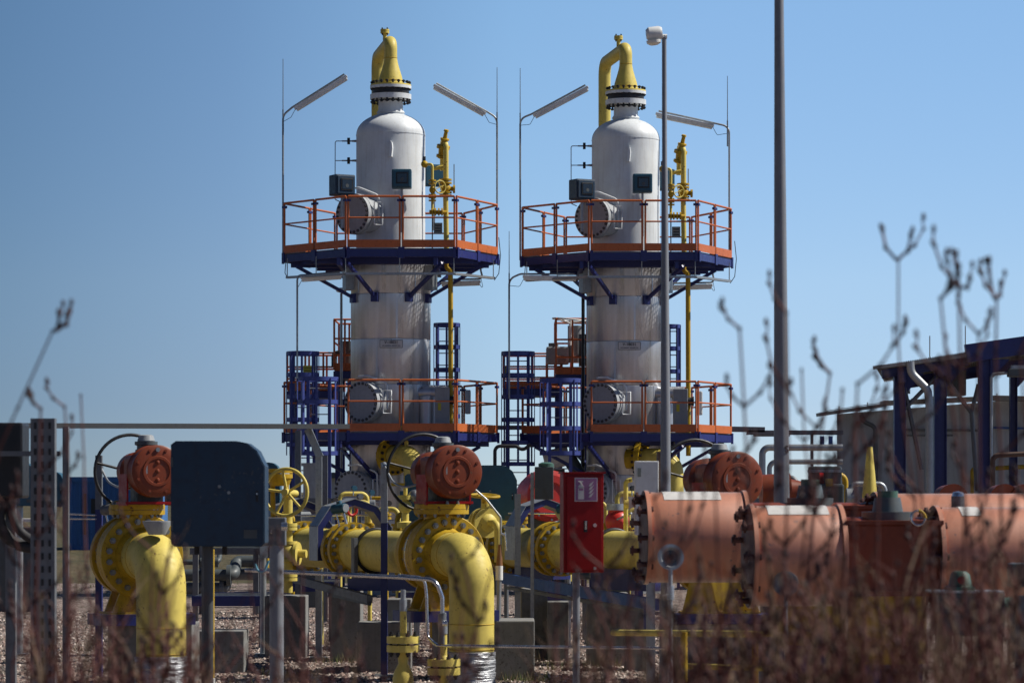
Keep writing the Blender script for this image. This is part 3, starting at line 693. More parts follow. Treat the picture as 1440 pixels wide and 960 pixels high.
# grey junction box with yellow sticker on lower platform right of each column
for i, (cx, cy) in enumerate((T1, T2)):
    dx = cx-T1[0]; dy = cy-T1[1]; q = P(622, 575, 68.9)+V(dx, dy, 0)
    r = thing('control_cabinet', f'upright grey cabinet with small yellow sticker on the lower platform of the {("left","right")[i]} column', 'cabinet', q-V(0, 0, .5), 'grey cabinets on the lower platforms')
    m = MB('grey_paint'); m.box(q, (.32, .3, .95), bev=.015); m.build('housing', r)
    m = MB('sign_yellow'); m.box(q+V(-.06, -.155, .05), (.07, .006, .16)); m.build('sticker', r)
    m = MB('black'); m.cyl(q+V(.16, 0, .2), q+V(.27, 0, .2), .09, seg=14); m.cyl(q+V(.27, 0, .2), q+V(.3, 0, .2), .11, seg=14); m.build('cable_gland', r)
    m = MB('plastic_white'); p2 = P(658, 565, 71.4)+V(dx*1.01, dy, 0); m.box(p2, (.13, .16, .55), bev=.03)
    m.build('white_tank', label=f'small white container at the back rail of the {("left","right")[i]} lower platform', cat='container', group='white containers at the back rails')

# ------------------------------------------------------------------ process lines
D = V(.383, -.924, 0).normalized(); NN = V(.924, .383, 0).normalized()
ZA = 1.53
def flange(m, c, rad, th, rin, nb, col='yellow', br=.033, bl=.0, axis=D):
    m.use(col); m.lathe(c, axis, [(0, rin), (0, rad-.01), (.01, rad), (th-.01, rad), (th, rad-.01), (th, rin)], 56)
def actuated_valve(C, label, toff=0., ra=.31, rv=.48, mat='actuator', wheel=True, dz=0):
    C = V(C[0], C[1], ZA)
    r = thing('actuated_valve', label, 'valve', V(C.x, C.y, 0), 'yellow line valves with red-brown drum actuators')
    m = MB('yellow_deep'); m.lathe(C-D*.5, D, [(0, .26), (0, rv*.96), (.1, rv*.96), (.1, rv*.86), (.2, rv*.9)], 56)
    m.use('steel_bright').lathe(C-D*.5, D, [(.2, rv*.9), (.3, rv*.92)], 56)
    m.use('yellow_deep').lathe(C-D*.5, D, [(.3, rv*.92), (.38, rv*.86), (.38, rv), (.49, rv), (.49, .3)], 56)
    m.use('bolt').bolts(C-D*.45, D, rv*.82, 20, .036, .24); m.build('valve_body', r)
    # bonnet
    B = C+D*(-.12); zb = 2.02
    m = MB('yellow_deep'); m.cyl(V(B.x, B.y, ZA+.3), V(B.x, B.y, zb), .22, seg=28); m.cyl(V(B.x, B.y, zb), V(B.x, B.y, zb+.055), .33, seg=32); m.cyl(V(B.x, B.y, zb+.06), V(B.x, B.y, zb+.12), .33, seg=32)
    m.use('bolt').bolts(V(B.x, B.y, zb+.06), (0, 0, 1), .28, 12, .025, .2)
    m.use('yellow_deep').torus(C+D*(-.3)-NN*.2+V(0, 0, rv+.06), D, .07, .03, 20, 8); m.build('bonnet', r)
    # yoke
    A0 = B+D*(toff+.06); z1 = zb+.12; zc_ = 2.53+dz
    m = MB('black'); m.box((A0.x, A0.y, (z1+zc_)/2), (.3, .34, zc_-z1), rz=math.atan2(D.y, D.x)+PI/2)
    m.use('red').box(V(A0.x, A0.y, z1+.02), (.62, .4, .03), rz=math.atan2(NN.y, NN.x))
    for s in (-1, 1): m.box(V(A0.x, A0.y, (z1+zc_)/2-.02)+NN*.28*s, (.02, .35, zc_-z1-.02), rz=math.atan2(NN.y, NN.x))
    m.build('yoke', r)
    # housing, drums
    O = V(C.x, C.y, zc_)+D*toff
    m = MB(mat); m.box(O+D*(-.1), (.42, .5, .38), rz=math.atan2(NN.y, NN.x), bev=.05); hs_ = m.build('housing', r)
    m = MB(mat); k = ra/.31
    m.lathe(O+D*.12, D, [(0, .1), (0, ra), (.03, ra+.012), (.05, ra), (.23, ra), (.23, ra+.014), (.27, ra+.014), (.285, ra-.01), (.285, ra*.62), (.297, ra*.60), (.297, ra*.5), (.285, ra*.48), (.285, 0)], 56)
    fc = O+D*.40
    m.bolts(O+D*.38, D, ra*.87, 8, .02, .07)
    for q in (-.11, 0, .11): m.ball(fc+V(0, 0, q*k), .032*k, .8, 10, axis=D, n=4)
    m.use('bolt'); m.cyl(fc+V(0, 0, ra*.86)-D*.02, fc+V(0, 0, ra*.86)+D*.02, .028, seg=6); m.box(fc-NN*.15*k+V(0, 0, .02), (.04, .012, .1), rz=math.atan2(NN.y, NN.x)); m.build('front_drum', r)
    m = MB(mat); m.lathe(O-D*.62, D, [(0, 0), (0, ra*.55), (.05, ra*.78), (.24, ra*.82), (.27, ra*.6), (.3, ra*.4)], 40); m.build('rear_drum', r)
    m = MB('grey_paint'); q = O+D*(-.08); m.use('machine').lathe(q+V(0, 0, .18), (0, 0, 1), [(0, .13), (.07, .13), (.08, .11), (.12, .11), (.13, .135), (.17, .135), (.17, .1)], 14); m.use('grey_paint').lathe(q+V(0, 0, .18), (0, 0, 1), [(.17, .1), (.18, .105), (.24, .085), (.25, .06), (.25, 0)], 14); m.build('position_indicator', hs_)
    if wheel:
        c = O-D*.75; R = .47*k; m = MB('black'); m.torus(c, D, R, .02, 56, 8)
        for a in (0, 2.09, 4.19): m.cyl(c, c+(NN*math.cos(a+2.9)+V(0, 0, 1)*math.sin(a+2.9))*R, .016, seg=8)
        m.cyl(c-D*.05, c+D*.2, .04, seg=12); m.build('handwheel', r)
    # feet
    m = MB('yellow_deep'); zb2 = .85
    for s in (-.3, .05):
        o_ = C+D*s; m.prism([(-.36, zb2), (.36, zb2), (.22, ZA-.3), (-.22, ZA-.3)], V(o_.x, o_.y, 0), NN, (0, 0, 1), D*.03)
    m.box(V((C-D*.12).x, (C-D*.12).y, zb2+.012), (.8, .5, .024), rz=math.atan2(NN.y, NN.x)); m.build('support_foot', r)
    p = C-D*.12
    m = MB('blue'); m.box(V(p.x+.05, p.y, .785), (1.15, .62, .13), rz=math.atan2(NN.y, NN.x)); m.build('base_plate', label=None, parent=r)
    return r
def plinth(px0, px1, z, Y, dep, label, bev=.012):
    a = P(px0, 0, Y); b = P(px1, 0, Y); m = MB('concrete'); m.bx(a.x, b.x, Y, Y+dep, -.02, z, bev); return m.build('concrete_plinth', label=label, cat='plinth', group='concrete plinths under the pipework')
CA = (-4.4, 37.0); CD = (-.81, 38.0); CF = (2.49, 37.0)
actuated_valve(CA, 'drum actuated valve at the far left, half hidden by the dark blue box', toff=.35, ra=.29, rv=.5)
actuated_valve(CD, 'drum actuated valve at the centre, red-brown disc facing the camera')
actuated_valve(CF, 'drum actuated valve rising behind the pale orange barrels', dz=-.1, ra=.32)
m = MB('concrete'); m.box((-.35, 38.55, .36), (1.25, .9, .72), rz=-.0, bev=.015); m.build('concrete_plinth', label='large plinth carrying the centre valve, behind the wrapped pipe foot', cat='plinth', group='concrete plinths under the pipework')
m = MB('concrete'); m.box((-4.3, 37.6, .36), (1.0, .9, .72), rz=-.0, bev=.015); m.build('concrete_plinth', label='plinth carrying the far left valve', cat='plinth', group='concrete plinths under the pipework')
m = MB('concrete'); m.box((2.6, 37.6, .36), (1.3, .9, .72), rz=-.0, bev=.015); m.build('concrete_plinth', label='plinth carrying the valve behind the orange barrels', cat='plinth', group='concrete plinths under the pipework')

def front_elbow(C, rp, label, tcol=.86, rv=.48):
    C = V(C[0], C[1], ZA)
    r = thing('elbow_pipe', label, 'pipe', V((C+D*tcol).x, (C+D*tcol).y, 0), 'thick yellow pipes bending down into the ground')
    m = MB('yellow_deep'); m.lathe(C, D, [(0, rp), (0, rv), (.1, rv), (.11, rv-.01), (.11, rp+.05), (.2, rp+.01), (.2, rp)], 56); m.use('bolt').bolts(C+D*.02, D, rv*.82, 20, .038, .3); m.build('flange', r)
    col = C+D*tcol; m = MB('yellow'); m.tube([C+D*.11, V(col.x, col.y, ZA), V(col.x, col.y, .38)], rp, 48, bend=.42)
    m.use('yellow_deep').torus(C+D*.4, D, rp, .006, 48, 6); m.torus(V(col.x, col.y, .72), (0, 0, 1), rp, .006, 48, 6); m.torus(V(col.x, col.y, .42), (0, 0, 1), rp, .008, 48, 6)
    m.build('elbow', r)
    m = MB('foil_wrap'); pr = [(-.1, rp+.01)]
    for k in range(12): pr += [(-.1+.49*(k+.2)/12, rp+.012+.006*(k % 2)), (-.1+.49*(k+.9)/12, rp+.016+.004*((k*7) % 3))]
    m.lathe(V(col.x, col.y, 0), (0, 0, 1), pr+[(.395, rp+.004)], 48); m.build('foil_wrap', r)
    return r
front_elbow(CA, .287, 'thick yellow elbow at the left with a foil-wrapped foot, before the flanged drum valve', tcol=.9, rv=.5)
front_elbow(CD, .268, 'thick yellow elbow at the centre, bending into a silver foil-wrapped foot')

def rear_line(C, spools, label, clamp, end=12.):
    C = V(C[0], C[1], ZA); rp = .265
    r = thing('pipeline', label, 'pipe', V((C-D*3).x, (C-D*3).y, 0), 'thick yellow pipelines running back from the valves')
    cuts = [.5]+spools+[end]
    m = MB('yellow'); m.tube([C-D*.5, C-D*end], rp, 44); m.build('pipe', r)
    for s in spools:
        m = MB('yellow_deep'); c = C-D*s; m.lathe(c, D, [(-.1, rp), (-.1, .36), (-.005, .36), (-.005, rp)], 48); m.lathe(c, D, [(-.36, rp), (-.36, .36), (-.26, .36), (-.26, rp)], 48); m.lathe(c, D, [(0, .31), (.1, rp+.002)], 48); m.use('bolt').bolts(c-D*.05, D, .315, 20, .03, .24); m.bolts(c-D*.31, D, .315, 20, .03, .24); m.build('flange', r)
    for s in clamp:
        m = MB('black'); c = C-D*s; m.torus(c, D, rp+.012, .028, 40, 6); m.use('galv_dull').box(c-NN*(rp+.03)+V(0, 0, -.08), (.05, .12, .5), rz=math.atan2(NN.y, NN.x)); m.build('clamp', r)
    return r
rear_line(CD, [3.24, 5.2], 'yellow pipeline with bolted flanges running back from the centre valve', [2.45], end=5.9)
rear_line(CF, [4.75, 6.5, 9.6], 'yellow pipeline behind the red extinguisher cabinet', [3.1], end=10.2)
def hood(C, s, label, off=0., k=1.):
    C = V(C[0], C[1], ZA)+NN*off; o_ = C-D*(s+.3)
    r = thing('valve_hood', label, 'hood', V(o_.x, o_.y, ZA-.2), 'bent sheet hoods over the pipelines')
    out = [(-.46, -.15), (-.46, .3), (-.3, .56), (0, .66), (.28, .56), (.46, .28), (.46, -.15)]; w_ = .07
    inn = [(-.39, -.15), (-.39, .27), (-.25, .49), (0, .58), (.24, .49), (.39, .25), (.39, -.15)]
    out = [(x*k, z) for x, z in out]; inn = [(x*k, z) for x, z in inn]
    m = MB('blue')
    for i in range(6):
        a, b, c, d = out[i], out[i+1], inn[i+1], inn[i]; m.prism([a, b, c, d], V(o_.x, o_.y, ZA), NN, (0, 0, 1), D*.3)
    m.build('frame', r)
    m = MB('galv')
    for i in range(6):
        a, b = Vector(out[i]), Vector(out[i+1]); n = Vector((-(b-a).y, (b-a).x)).normalized()*.012; m.prism([a+n*.3, b+n*.3, b+n, a+n], V(o_.x, o_.y, ZA)-D*.02, NN, (0, 0, 1), D*.34)
    m.build('sheet', r)
hood(CD, 3.75, 'bent navy and white hood over the centre pipeline behind its bolted flange', off=.17, k=1.12)
hood(CD, 5.5, 'second bent hood farther back on the centre pipeline, left of the first')
hood(CF, 5.3, 'bent white hood left of the red extinguisher cabinet')
# blue skid beams
def beam(px0, py0, Y0, px1, py1, Y1, h, w_, mat, label, cat='beam', group='blue support beams'):
    m = MB(mat); m.bar(P(px0, py0, Y0), P(px1, py1, Y1), w_, h); return m.build('support_beam', label=label, cat=cat, group=group)
beam(500, 821, 40.4, 596, 821, 39.6, .16, .3, 'blue', 'dark blue beam under the centre pipeline, on the stepped plinths')
beam(842, 813, 39.5, 925, 816, 38.8, .26, .3, 'blue', 'dark blue beam under the pipe right of the red cabinet')
beam(700, 802, 43.5, 790, 806, 42.4, .16, .3, 'blue', 'dark blue beam under the pipe left of the red cabinet')
beam(960, 868, 37, 1062, 868, 37, .1, .5, 'blue', 'dark blue beam under the yellow feet below the barrels')
plinth(372, 430, .85, 43.2, .7, 'grey plinth left of the stepped plinths, behind the tall pole')
plinth(464, 507, .98, 42.2, .8, 'tall plinth below the bolted flange of the centre pipeline')
plinth(502, 572, .62, 39.9, .7, 'wide low plinth left of the blue steel post')
plinth(545, 578, .9, 40.5, .5, 'narrow pale plinth just right of the blue steel post')
plinth(262, 343, .53, 39.6, .7, 'low dark plinth beside the left yellow elbow')
plinth(160, 190, .3, 39.6, .4, 'small plinth left of the left yellow elbow')
plinth(733, 770, .95, 43, .7, 'plinth between the steel post and the red cabinet pole')
plinth(770, 800, .8, 42.4, .7, 'plinth just left of the red cabinet pole')
plinth(826, 884, .95, 41.2, .7, 'plinth under the dark blue beam right of the red cabinet')
plinth(880, 920, .9, 40, .7, 'plinth left of the round grey gauge')
plinth(690, 724, .5, 42.5, .5, 'low plinth behind the right edge of the centre elbow')
# bright blue sloping beams in front of plinths
m = MB('bright_blue'); m.bar(P(706, 812, 41.5), P(925, 850, 38.2), .08, .14); m.use('galv_dull').bar(P(715, 826, 41.5), P(925, 862, 38.2), .05, .04); m.use('bright_blue').bar(P(912, 850, 38.3), P(912, 885, 38.3), .12, .12)
m.build('sloping_channel', label='bright blue sloping channel running right past the red cabinet pole', cat='channel')
m = MB('galv_dull'); m.bar(P(395, 808, 42), P(520, 842, 39.5), .08, .1); m.use('machine').bar(P(470, 836, 40.5), P(520, 848, 39.5), .05, .05); m.build('sloping_channel', label='dull grey sloping channel left of the blue steel post', cat='channel')

# ------------------------------------------------------------------ steel posts and boxes
def post(px, w_, top, Y, mat, label, mat2=None, ysplit=None, holes=False, bottom=0.):
    a = P(px, top, Y); r = thing('steel_post', label, 'post', V(a.x, Y, 0), 'upright steel posts')
    W = w_*Y/FP
    m = MB(mat); zs = P(0, ysplit, Y).z if ysplit else -.02
    # C channel
    for x, y, sx, sy in ((0, 0, W, .012), (-W/2+.006, .05, .012, .1), (W/2-.006, .05, .012, .1)):
        m.box((a.x+x, Y+y, (a.z+zs)/2), (sx, sy, a.z-zs))
    m.build('upper_channel' if ysplit else 'channel', r)
    if ysplit:
        m = MB(mat2)
        for x, y, sx, sy in ((0, 0, W, .014), (-W/2+.006, .05, .014, .1), (W/2-.006, .05, .014, .1)): m.box((a.x+x, Y+y, (zs-.02)/2), (sx, sy, zs+.02))
        m.build('lower_channel', r)
    if holes:
        m = MB('black'); z = .1
        while z < a.z-.03:
            for s in ((-.3, .0, .3) if W > .12 else (0,)): m.box((a.x+s*W, Y-.008, z), (.02, .006, .05))
            z += .1
        m.build('slots', r)
    m = MB(mat); m.box((a.x, Y+.05, .01), (W+.16, .26, .02)); m.build('foot_plate', r)
    return r
post(540, 9, 650, 38.9, 'galv', 'steel post, grey above and navy below, before the centre pipeline', 'blue', 735)
post(138.5, 9, 640, 38.5, 'galv_dull', 'steel post, grey above and navy below, left of the left elbow', 'blue', 716)
post(728, 8.5, 694, 41.5, 'galv', 'grey post right of the teal box near the centre')
post(448, 9, 638, 43, 'galv', 'grey post under the right end of the long cable tray')
post(419, 8, 605, 47, 'galv_dull', 'thin grey post behind the yellow handwheel')
post(60, 34, 588, 24, 'galv_dull', 'wide slotted grey post at the left edge, before the dark box', holes=True)
post(92, 8, 600, 34, 'galv_dull', 'thin dull post just right of the wide slotted post')
post(456, 9, 640, 55, 'galv_dull', 'dull post behind the tray bracket')
# bracket of the tray post
m = MB('galv'); m.bar(P(433, 603, 43), P(450, 642, 43), .1, .1); m.build('tray_bracket', label='slanting grey bracket at the right end of the long cable tray', cat='bracket')
# long cable tray
r = thing('long_cable_tray', 'long grey perforated cable tray crossing the left of the picture', 'cable tray', P(240, 600, 41))
m = MB('tray_dark'); a = P(-60, 598, 40); b = P(487, 599.5, 43); m.bar(a, b, .2, .065); m.build('tray', r)
m = MB('black'); n = 150; dr = (b-a)/n
for k in range(n): q = a+dr*(k+.5)+V(0, -.102, 0); m.box(q, (.016, .006, .03))
m.build('slots', r)
m = MB('galv_dull'); q = P(-30, 599, 40); m.box((q.x, q.y+.05, q.z/2-.05), (.1, .1, q.z)); m.build('leg', r)
# right cable tray behind column 2
m = MB('galv_dull'); m.bar(P(1020, 603, 72), P(1075, 604, 72), .3, .12); m.bar(P(1050, 608, 72), P(1185, 608, 72), .3, .1); m.bar(P(1060, 612, 72), P(1110, 612, 72), .2, .05)
m.bx(*[P(p, 0, 72).x for p in (1140, 1144)], 72, 72.1, 0, P(0, 610, 72).z)
m.build('pipe_bridge', label='grey cable bridge running right from the right column to the building', cat='cable bridge')
m = MB('galv_dull'); m.bar(P(690, 601, 73), P(740, 601, 73), .2, .1); m.build('cable_tray', label='short tray seen between the two columns at platform height', cat='cable tray')
for k, (y, rr, x0) in enumerate(((629, .07, 1072), (649, .055, 1082))):
    m = MB('galv'); m.tube([P(x0, 834, 66+k), P(x0, y, 66+k), P(1185, y, 66+k)], rr, 12, bend=.15); m.build('grey_pipe', label=('upper' if k == 0 else 'lower')+' grey pipe bending right behind the tall pole', cat='pipe', group='grey pipes behind the tall pole')
m = MB('bright_blue')
for px in (1156, 1168): m.bar(P(px, 613, 71.5), P(px, 630, 71.5), .09, .09)
m.build('blue_brackets', label='pair of short blue brackets under the cable bridge', cat='bracket')

def cabinet(c, w_, h_, d_, mat, label, rz=0, chamfer='right', post_=None, group='rounded instrument cabinets on posts', posty=0):
    r = thing('instrument_cabinet', label, 'cabinet', (0, 0, 0), group)
    k = .14*w_/.78; poly = [(-w_/2+.03, -h_/2), (w_/2-.03, -h_/2), (w_/2, -h_/2+.03)]
    n = 5; R = k*1.3
    if chamfer: poly += [(w_/2, h_/2-R*1.15), (w_/2-R*.35, h_/2-R*.45), (w_/2-R*.8, h_/2-R*.1), (w_/2-R*1.3, h_/2)]
    else: poly += [(w_/2, h_/2-.04), (w_/2-.04, h_/2)]
    poly += [(-w_/2+.04, h_/2), (-w_/2, h_/2-.03), (-w_/2, -h_/2+.03)]
    m = MB(mat); m.prism(poly, (0, d_/2, 0), (1, 0, 0), (0, 0, 1), (0, -d_, 0)); m.build('housing', r)
    m = MB(mat); m.prism([(x*.985, z*.985) for x, z in poly], (0, -d_/2-.003, 0), (1, 0, 0), (0, 0, 1), (0, -.025, 0)); 
    m.use('bolt'); m.cyl((w_*.02, -d_/2-.028, .06), (w_*.02, -d_/2-.036, .06), .014, seg=8); m.cyl((w_*.12, -d_/2-.028, .01), (w_*.12, -d_/2-.036, .01), .014, seg=8); dr_ = m.build('door', r)
    m = MB('machine'); m.box((w_*.35, -d_/2-.03, -h_*.38), (w_*.14, .006, h_*.08)); m.build('rating_plate', dr_)
    for q in (-.3, .3): m = MB('machine'); m.cyl((-w_/2+.012, -d_/2-.03, h_*q-.04), (-w_/2+.012, -d_/2-.03, h_*q+.04), .011, seg=8); m.build('hinge', dr_)
    m = MB('black'); m.box((w_*.42, -d_/2-.032, -.02), (.02, .01, .09)); m.use('steel_bright').cyl((w_*.42, -d_/2-.03, .0), (w_*.42, -d_/2-.042, .0), .007, seg=8); m.build('lock', dr_)
    if post_ is not None:
        zz = -c[2]; m = MB(post_); m.tube([(posty, 0, -h_/2+.01), (posty, 0, zz-.02)], .045, 14); m.build('post', r)
        m = MB(post_); m.box((posty, 0, zz+.01), (.22, .22, .02)); m.build('foot_plate', r)
    for x in (-.25, -.12, .05): 
        m = MB('rubber'); m.cyl((w_*x, 0, -h_/2-.07), (w_*x, 0, -h_/2+.01), .022, seg=10); m.build('cable_gland', r)
    r.location = c; r.rotation_euler.z = rz; return r
cabinet(P(309.5, 694, 26), .775, .87, .4, 'teal_dark', 'large dark navy cabinet in the left foreground, its top right corner cut', post_='tray_dark', posty=-.1)
cabinet(P(688, 696, 44), .78, .84, .35, 'teal', 'teal cabinet with a rounded corner right of the centre valve drum', post_='galv')
cabinet(P(586, 702, 46), .34, .75, .35, 'teal', 'teal cabinet partly hidden behind the centre valve drum and yoke', post_='galv')
cabinet(P(370, 690, 44), .5, .8, .35, 'teal', 'teal cabinet peeping out behind the yellow handwheel', post_='galv')
cabinet(P(28, 681, 44), .45, .6, .35, 'teal', 'teal cabinet seen past the wide slotted post at the left', post_='galv')
cabinet(P(72, 688, 45), .4, .5, .35, 'teal', 'small teal cabinet just right of the wide slotted post', post_='galv')
r = thing('junction_box', 'black box at the left edge behind the slotted post', 'box', P(8, 700, 25))
m = MB('black'); m.bx(P(-30, 0, 25).x, P(32, 0, 25).x, 25, 25.35, P(0, 700, 25).z, P(0, 594, 25).z, .02); m.build('housing', r)
m = MB('galv_dull'); m.bx(P(-60, 0, 24.6).x, P(84, 0, 24.6).x, 24.6, 24.66, P(0, 641, 24.6).z, P(0, 634, 24.6).z); m.build('rail', r)
m = MB('rubber'); m.tube([P(14, 700, 25.1), P(15, 720, 25.1), P(28, 750, 25.1), P(60, 765, 25.2)], .035, 10, bend=.2); m.tube([P(2, 700, 25.1), P(-4, 740, 25.1), P(20, 765, 25.2), P(60, 772, 25.2)], .05, 10, bend=.2); m.build('cable', r)
m = MB('galv_dull'); m.box((P(10, 0, 25).x, 25.2, P(0, 700, 25).z/2), (.08, .08, P(0, 700, 25).z)); m.build('post', r)
# grey box on post near red drum
r = thing('grey_box_on_post', 'small grey box on a post before the red drum left of the cabinet', 'box', P(755, 900, 40))
m = MB('machine'); m.box(P(765, 679, 40.3), (.24, .2, .42), bev=.01); m.build('housing', r); m = MB('galv'); q = P(748.5, 664, 40.3); m.box((q.x, 40.3, (q.z)/2), (.045, .05, q.z)); m.build('post', r); m = MB('green_cap'); m.lathe(P(768, 656, 40.3), (0, 0, 1), [(-.02, .1), (.04, .1), (.06, .05), (.06, 0)], 12); m.build('cap', r)
# red drum
r = thing('red_drum', 'bright red drum behind the grey box on its post', 'drum', P(757, 800, 45))
m = MB('red_bright'); m.lathe(P(752, 697, 45.6), D, [(0, .3), (.25, .37), (.6, .37), (.62, .3), (.64, .3), (.64, .2), (.62, .18), (.62, 0)], 40); m.use('bolt'); m.bolts(P(752, 697, 45.6)+D*.61, D, .34, 10, .018, .05); m.build('drum', r)
m = MB('machine'); m.box(P(757, 770, 45.3), (.3, .3, 1.1)); m.build('column', r)
r = thing('red_actuator', 'small bright red actuator just right of the extinguisher cabinet', 'actuator', P(870, 800, 43))
m = MB('red_bright'); m.ball(P(868, 733, 43), .17, 1, 24, axis=D); m.cyl(P(866, 722, 43), P(866, 715, 43), .1, seg=16); m.build('body', r); m = MB('galv'); m.cyl(P(866, 717, 43), P(866, 708, 43), .13, seg=16); m.cyl(P(868, 730, 42.8), P(888, 721, 42.6), .015, seg=6); m.build('cover', r); m = MB('machine'); m.box(P(870, 795, 43.1), (.3, .3, .95)); m.build('pedestal', r)

# extinguisher cabinet
r = thing('extinguisher_cabinet', 'tall red fire extinguisher cabinet on a grey pole, pictogram sign on its door', 'fire cabinet', (0, 0, 0))
w_, h_, d_ = .39, .945, .2
m = MB('red'); m.box((0, 0, 0), (w_, d_, h_), bev=.006); m.box((0, -.01, h_/2+.008), (w_+.03, d_+.04, .016)); m.build('housing', r)
m = MB('red'); m.box((.005, -d_/2-.012, 0), (w_-.05, .02, h_-.05), bev=.004); dr_ = m.build('door', r)
m = MB('black'); m.box((.015, -d_/2-.025, -.03), (.035, .008, .11)); m.use('steel_bright').cyl((.015, -d_/2-.03, -.06), (.015, -d_/2-.035, .02), .01, seg=8); m.cyl((.105, -d_/2-.022, -.02), (.105, -d_/2-.032, -.02), .018, seg=16); m.cyl((.105, -d_/2-.022, -.43), (.105, -d_/2-.03, -.43), .015, seg=16); m.build('latch', dr_)
yy = -d_/2-.024; zz = h_/2-.152
m = MB('sign_white'); m.box((.02, yy, zz), (.222, .004, .226)); m.use('sign_mauve').box((.02, yy-.003, zz), (.205, .004, .209))
m.use('sign_white'); ex = -.03
m.box((ex, yy-.006, zz-.035), (.056, .003, .115)); m.cyl((ex, yy-.004, zz+.022), (ex, yy-.0075, zz+.022), .028, seg=20); m.box((ex, yy-.006, zz+.058), (.018, .003, .03)); m.box((ex-.004, yy-.006, zz+.077), (.05, .003, .01))
m.torus((ex-.02, yy-.006, zz+.05), (0, 1, 0), .026, .0045, 12, 4, a0=PI*.45, a1=PI*1.25)
m.use('sign_mauve').box((ex, yy-.009, zz-.0), (.04, .002, .02)); m.use('sign_white')
for k in range(4):
    bx0 = .055+.008*k*0; z0 = zz-.075+.035*k
    m.prism([(bx0-.012, z0), (bx0+.012, z0+.005), (bx0+.04, z0+.05), (bx0+.018, z0+.035), (bx0+.0, z0+.022)], (0, yy-.005, 0), (1, 0, 0), (0, 0, 1), (0, -.003, 0))
m.build('pictogram_sign', dr_)
c = P(818, 735, 30); m = MB('lamp_pole'); m.tube([(-.05, .02, -h_/2+.02), (-.05, .02, -c.z-.02)], .036, 16); m.build('pole', r)
r.location = c; r.rotation_euler.z = math.radians(9)

# white cabinet right
r = thing('white_cabinet', 'slim white upright cabinet left of the black handwheel, behind the first barrel', 'cabinet', P(912, 800, 36))
m = MB('plastic_white'); m.box(P(909, 700, 36), (.27, .3, .85), bev=.012); m.build('housing', r); m = MB('brown'); m.box(P(929, 690, 36.1), (.08, .3, .9)); m.build('side_panel', r); m = MB('sign_grey'); m.box(P(899, 664, 35.83), (.04, .006, .1)); m.build('label_plate', r)
m = MB('galv'); m.box((P(915, 0, 36).x, 36, .75), (.1, .1, 1.5)); m.build('post', r)

# handwheel gate valve (yellow, left centre)
r = thing('handwheel_valve', 'yellow valve with big spoked handwheel right of the dark navy cabinet', 'valve', P(398, 900, 40))
m = MB('yellow_deep'); q = P(393, 672, 40.3); m.cyl(q, q+V(0, 0, .055), .17, seg=28); m.cyl(q+V(0, 0, .065), q+V(0, 0, .12), .17, seg=28); m.cyl(q+V(0, 0, -.1), q, .12, .16, seg=24); m.build('top_flange', r)
m = MB('yellow_deep'); 
for s in (-.09, .09): m.tube([q+V(s, 0, -.05), q+V(s*.9, 0, -.5)], .035, 10)
m.cyl(q+V(0, 0, -.5), q+V(0, 0, -.62), .14, seg=20); m.build('yoke', r)
m = MB('yellow'); c = P(402, 692, 40); ax = V(-.35, -.93, .05).normalized(); m.torus(c, ax, .30, .024, 48, 10); a_, u_, v_ = frame(ax)
for k in range(5): m.cyl(c+ax*(-.04), c+(u_*math.cos(k*1.2566+.5)+v_*math.sin(k*1.2566+.5))*.3, .018, seg=8)
m.cyl(c+ax*.05, c-ax*.3, .045, seg=14); m.build('handwheel', r)
m = MB('yellow'); b = P(405, 778, 40.2); m.cyl(b+V(0, 0, .72), b+V(0, 0, -.5), .06, seg=14)
for z in (.35, .3, .12, -.1, -.3, -.35): m.cyl(b+V(0, 0, z), b+V(0, 0, z+.04), .12, seg=20)
m.ball(b+V(0, 0, 0.02), .14, 1, 20); m.cyl(b, b+V(.24, -.05, 0), .055, seg=14); m.cyl(b+V(.1, -.02, 0), b+V(.14, -.03, 0), .15, seg=20); m.build('body', r)
# pole in front
r = thing('bracket_pole', 'thick grey pole with a clamp box right of the dark navy cabinet', 'pole', P(390, 1010, 29))
m = MB('lamp_pole'); q = P(389, 765, 29); m.tube([q, V(q.x, q.y, -.02)], .066, 20); m.build('pole', r)
m = MB('galv_dull'); m.box(P(387, 747, 29), (.2, .14, .26), bev=.01); m.build('clamp_box', r)
m = MB('cyan_cable'); m.tube([P(378, 788, 28.8), P(371, 805, 28.8), P(362, 802, 28.8), P(358, 790, 28.8)], .011, 8, bend=.05); m.build('cable', r)
m = MB('steel_bright'); m.cyl(P(396, 740, 28.8), P(404, 740, 28.8), .04, seg=14); m.cyl(P(383, 748, 28.85), P(380, 748, 28.85), .02, seg=8); m.build('fitting', r)

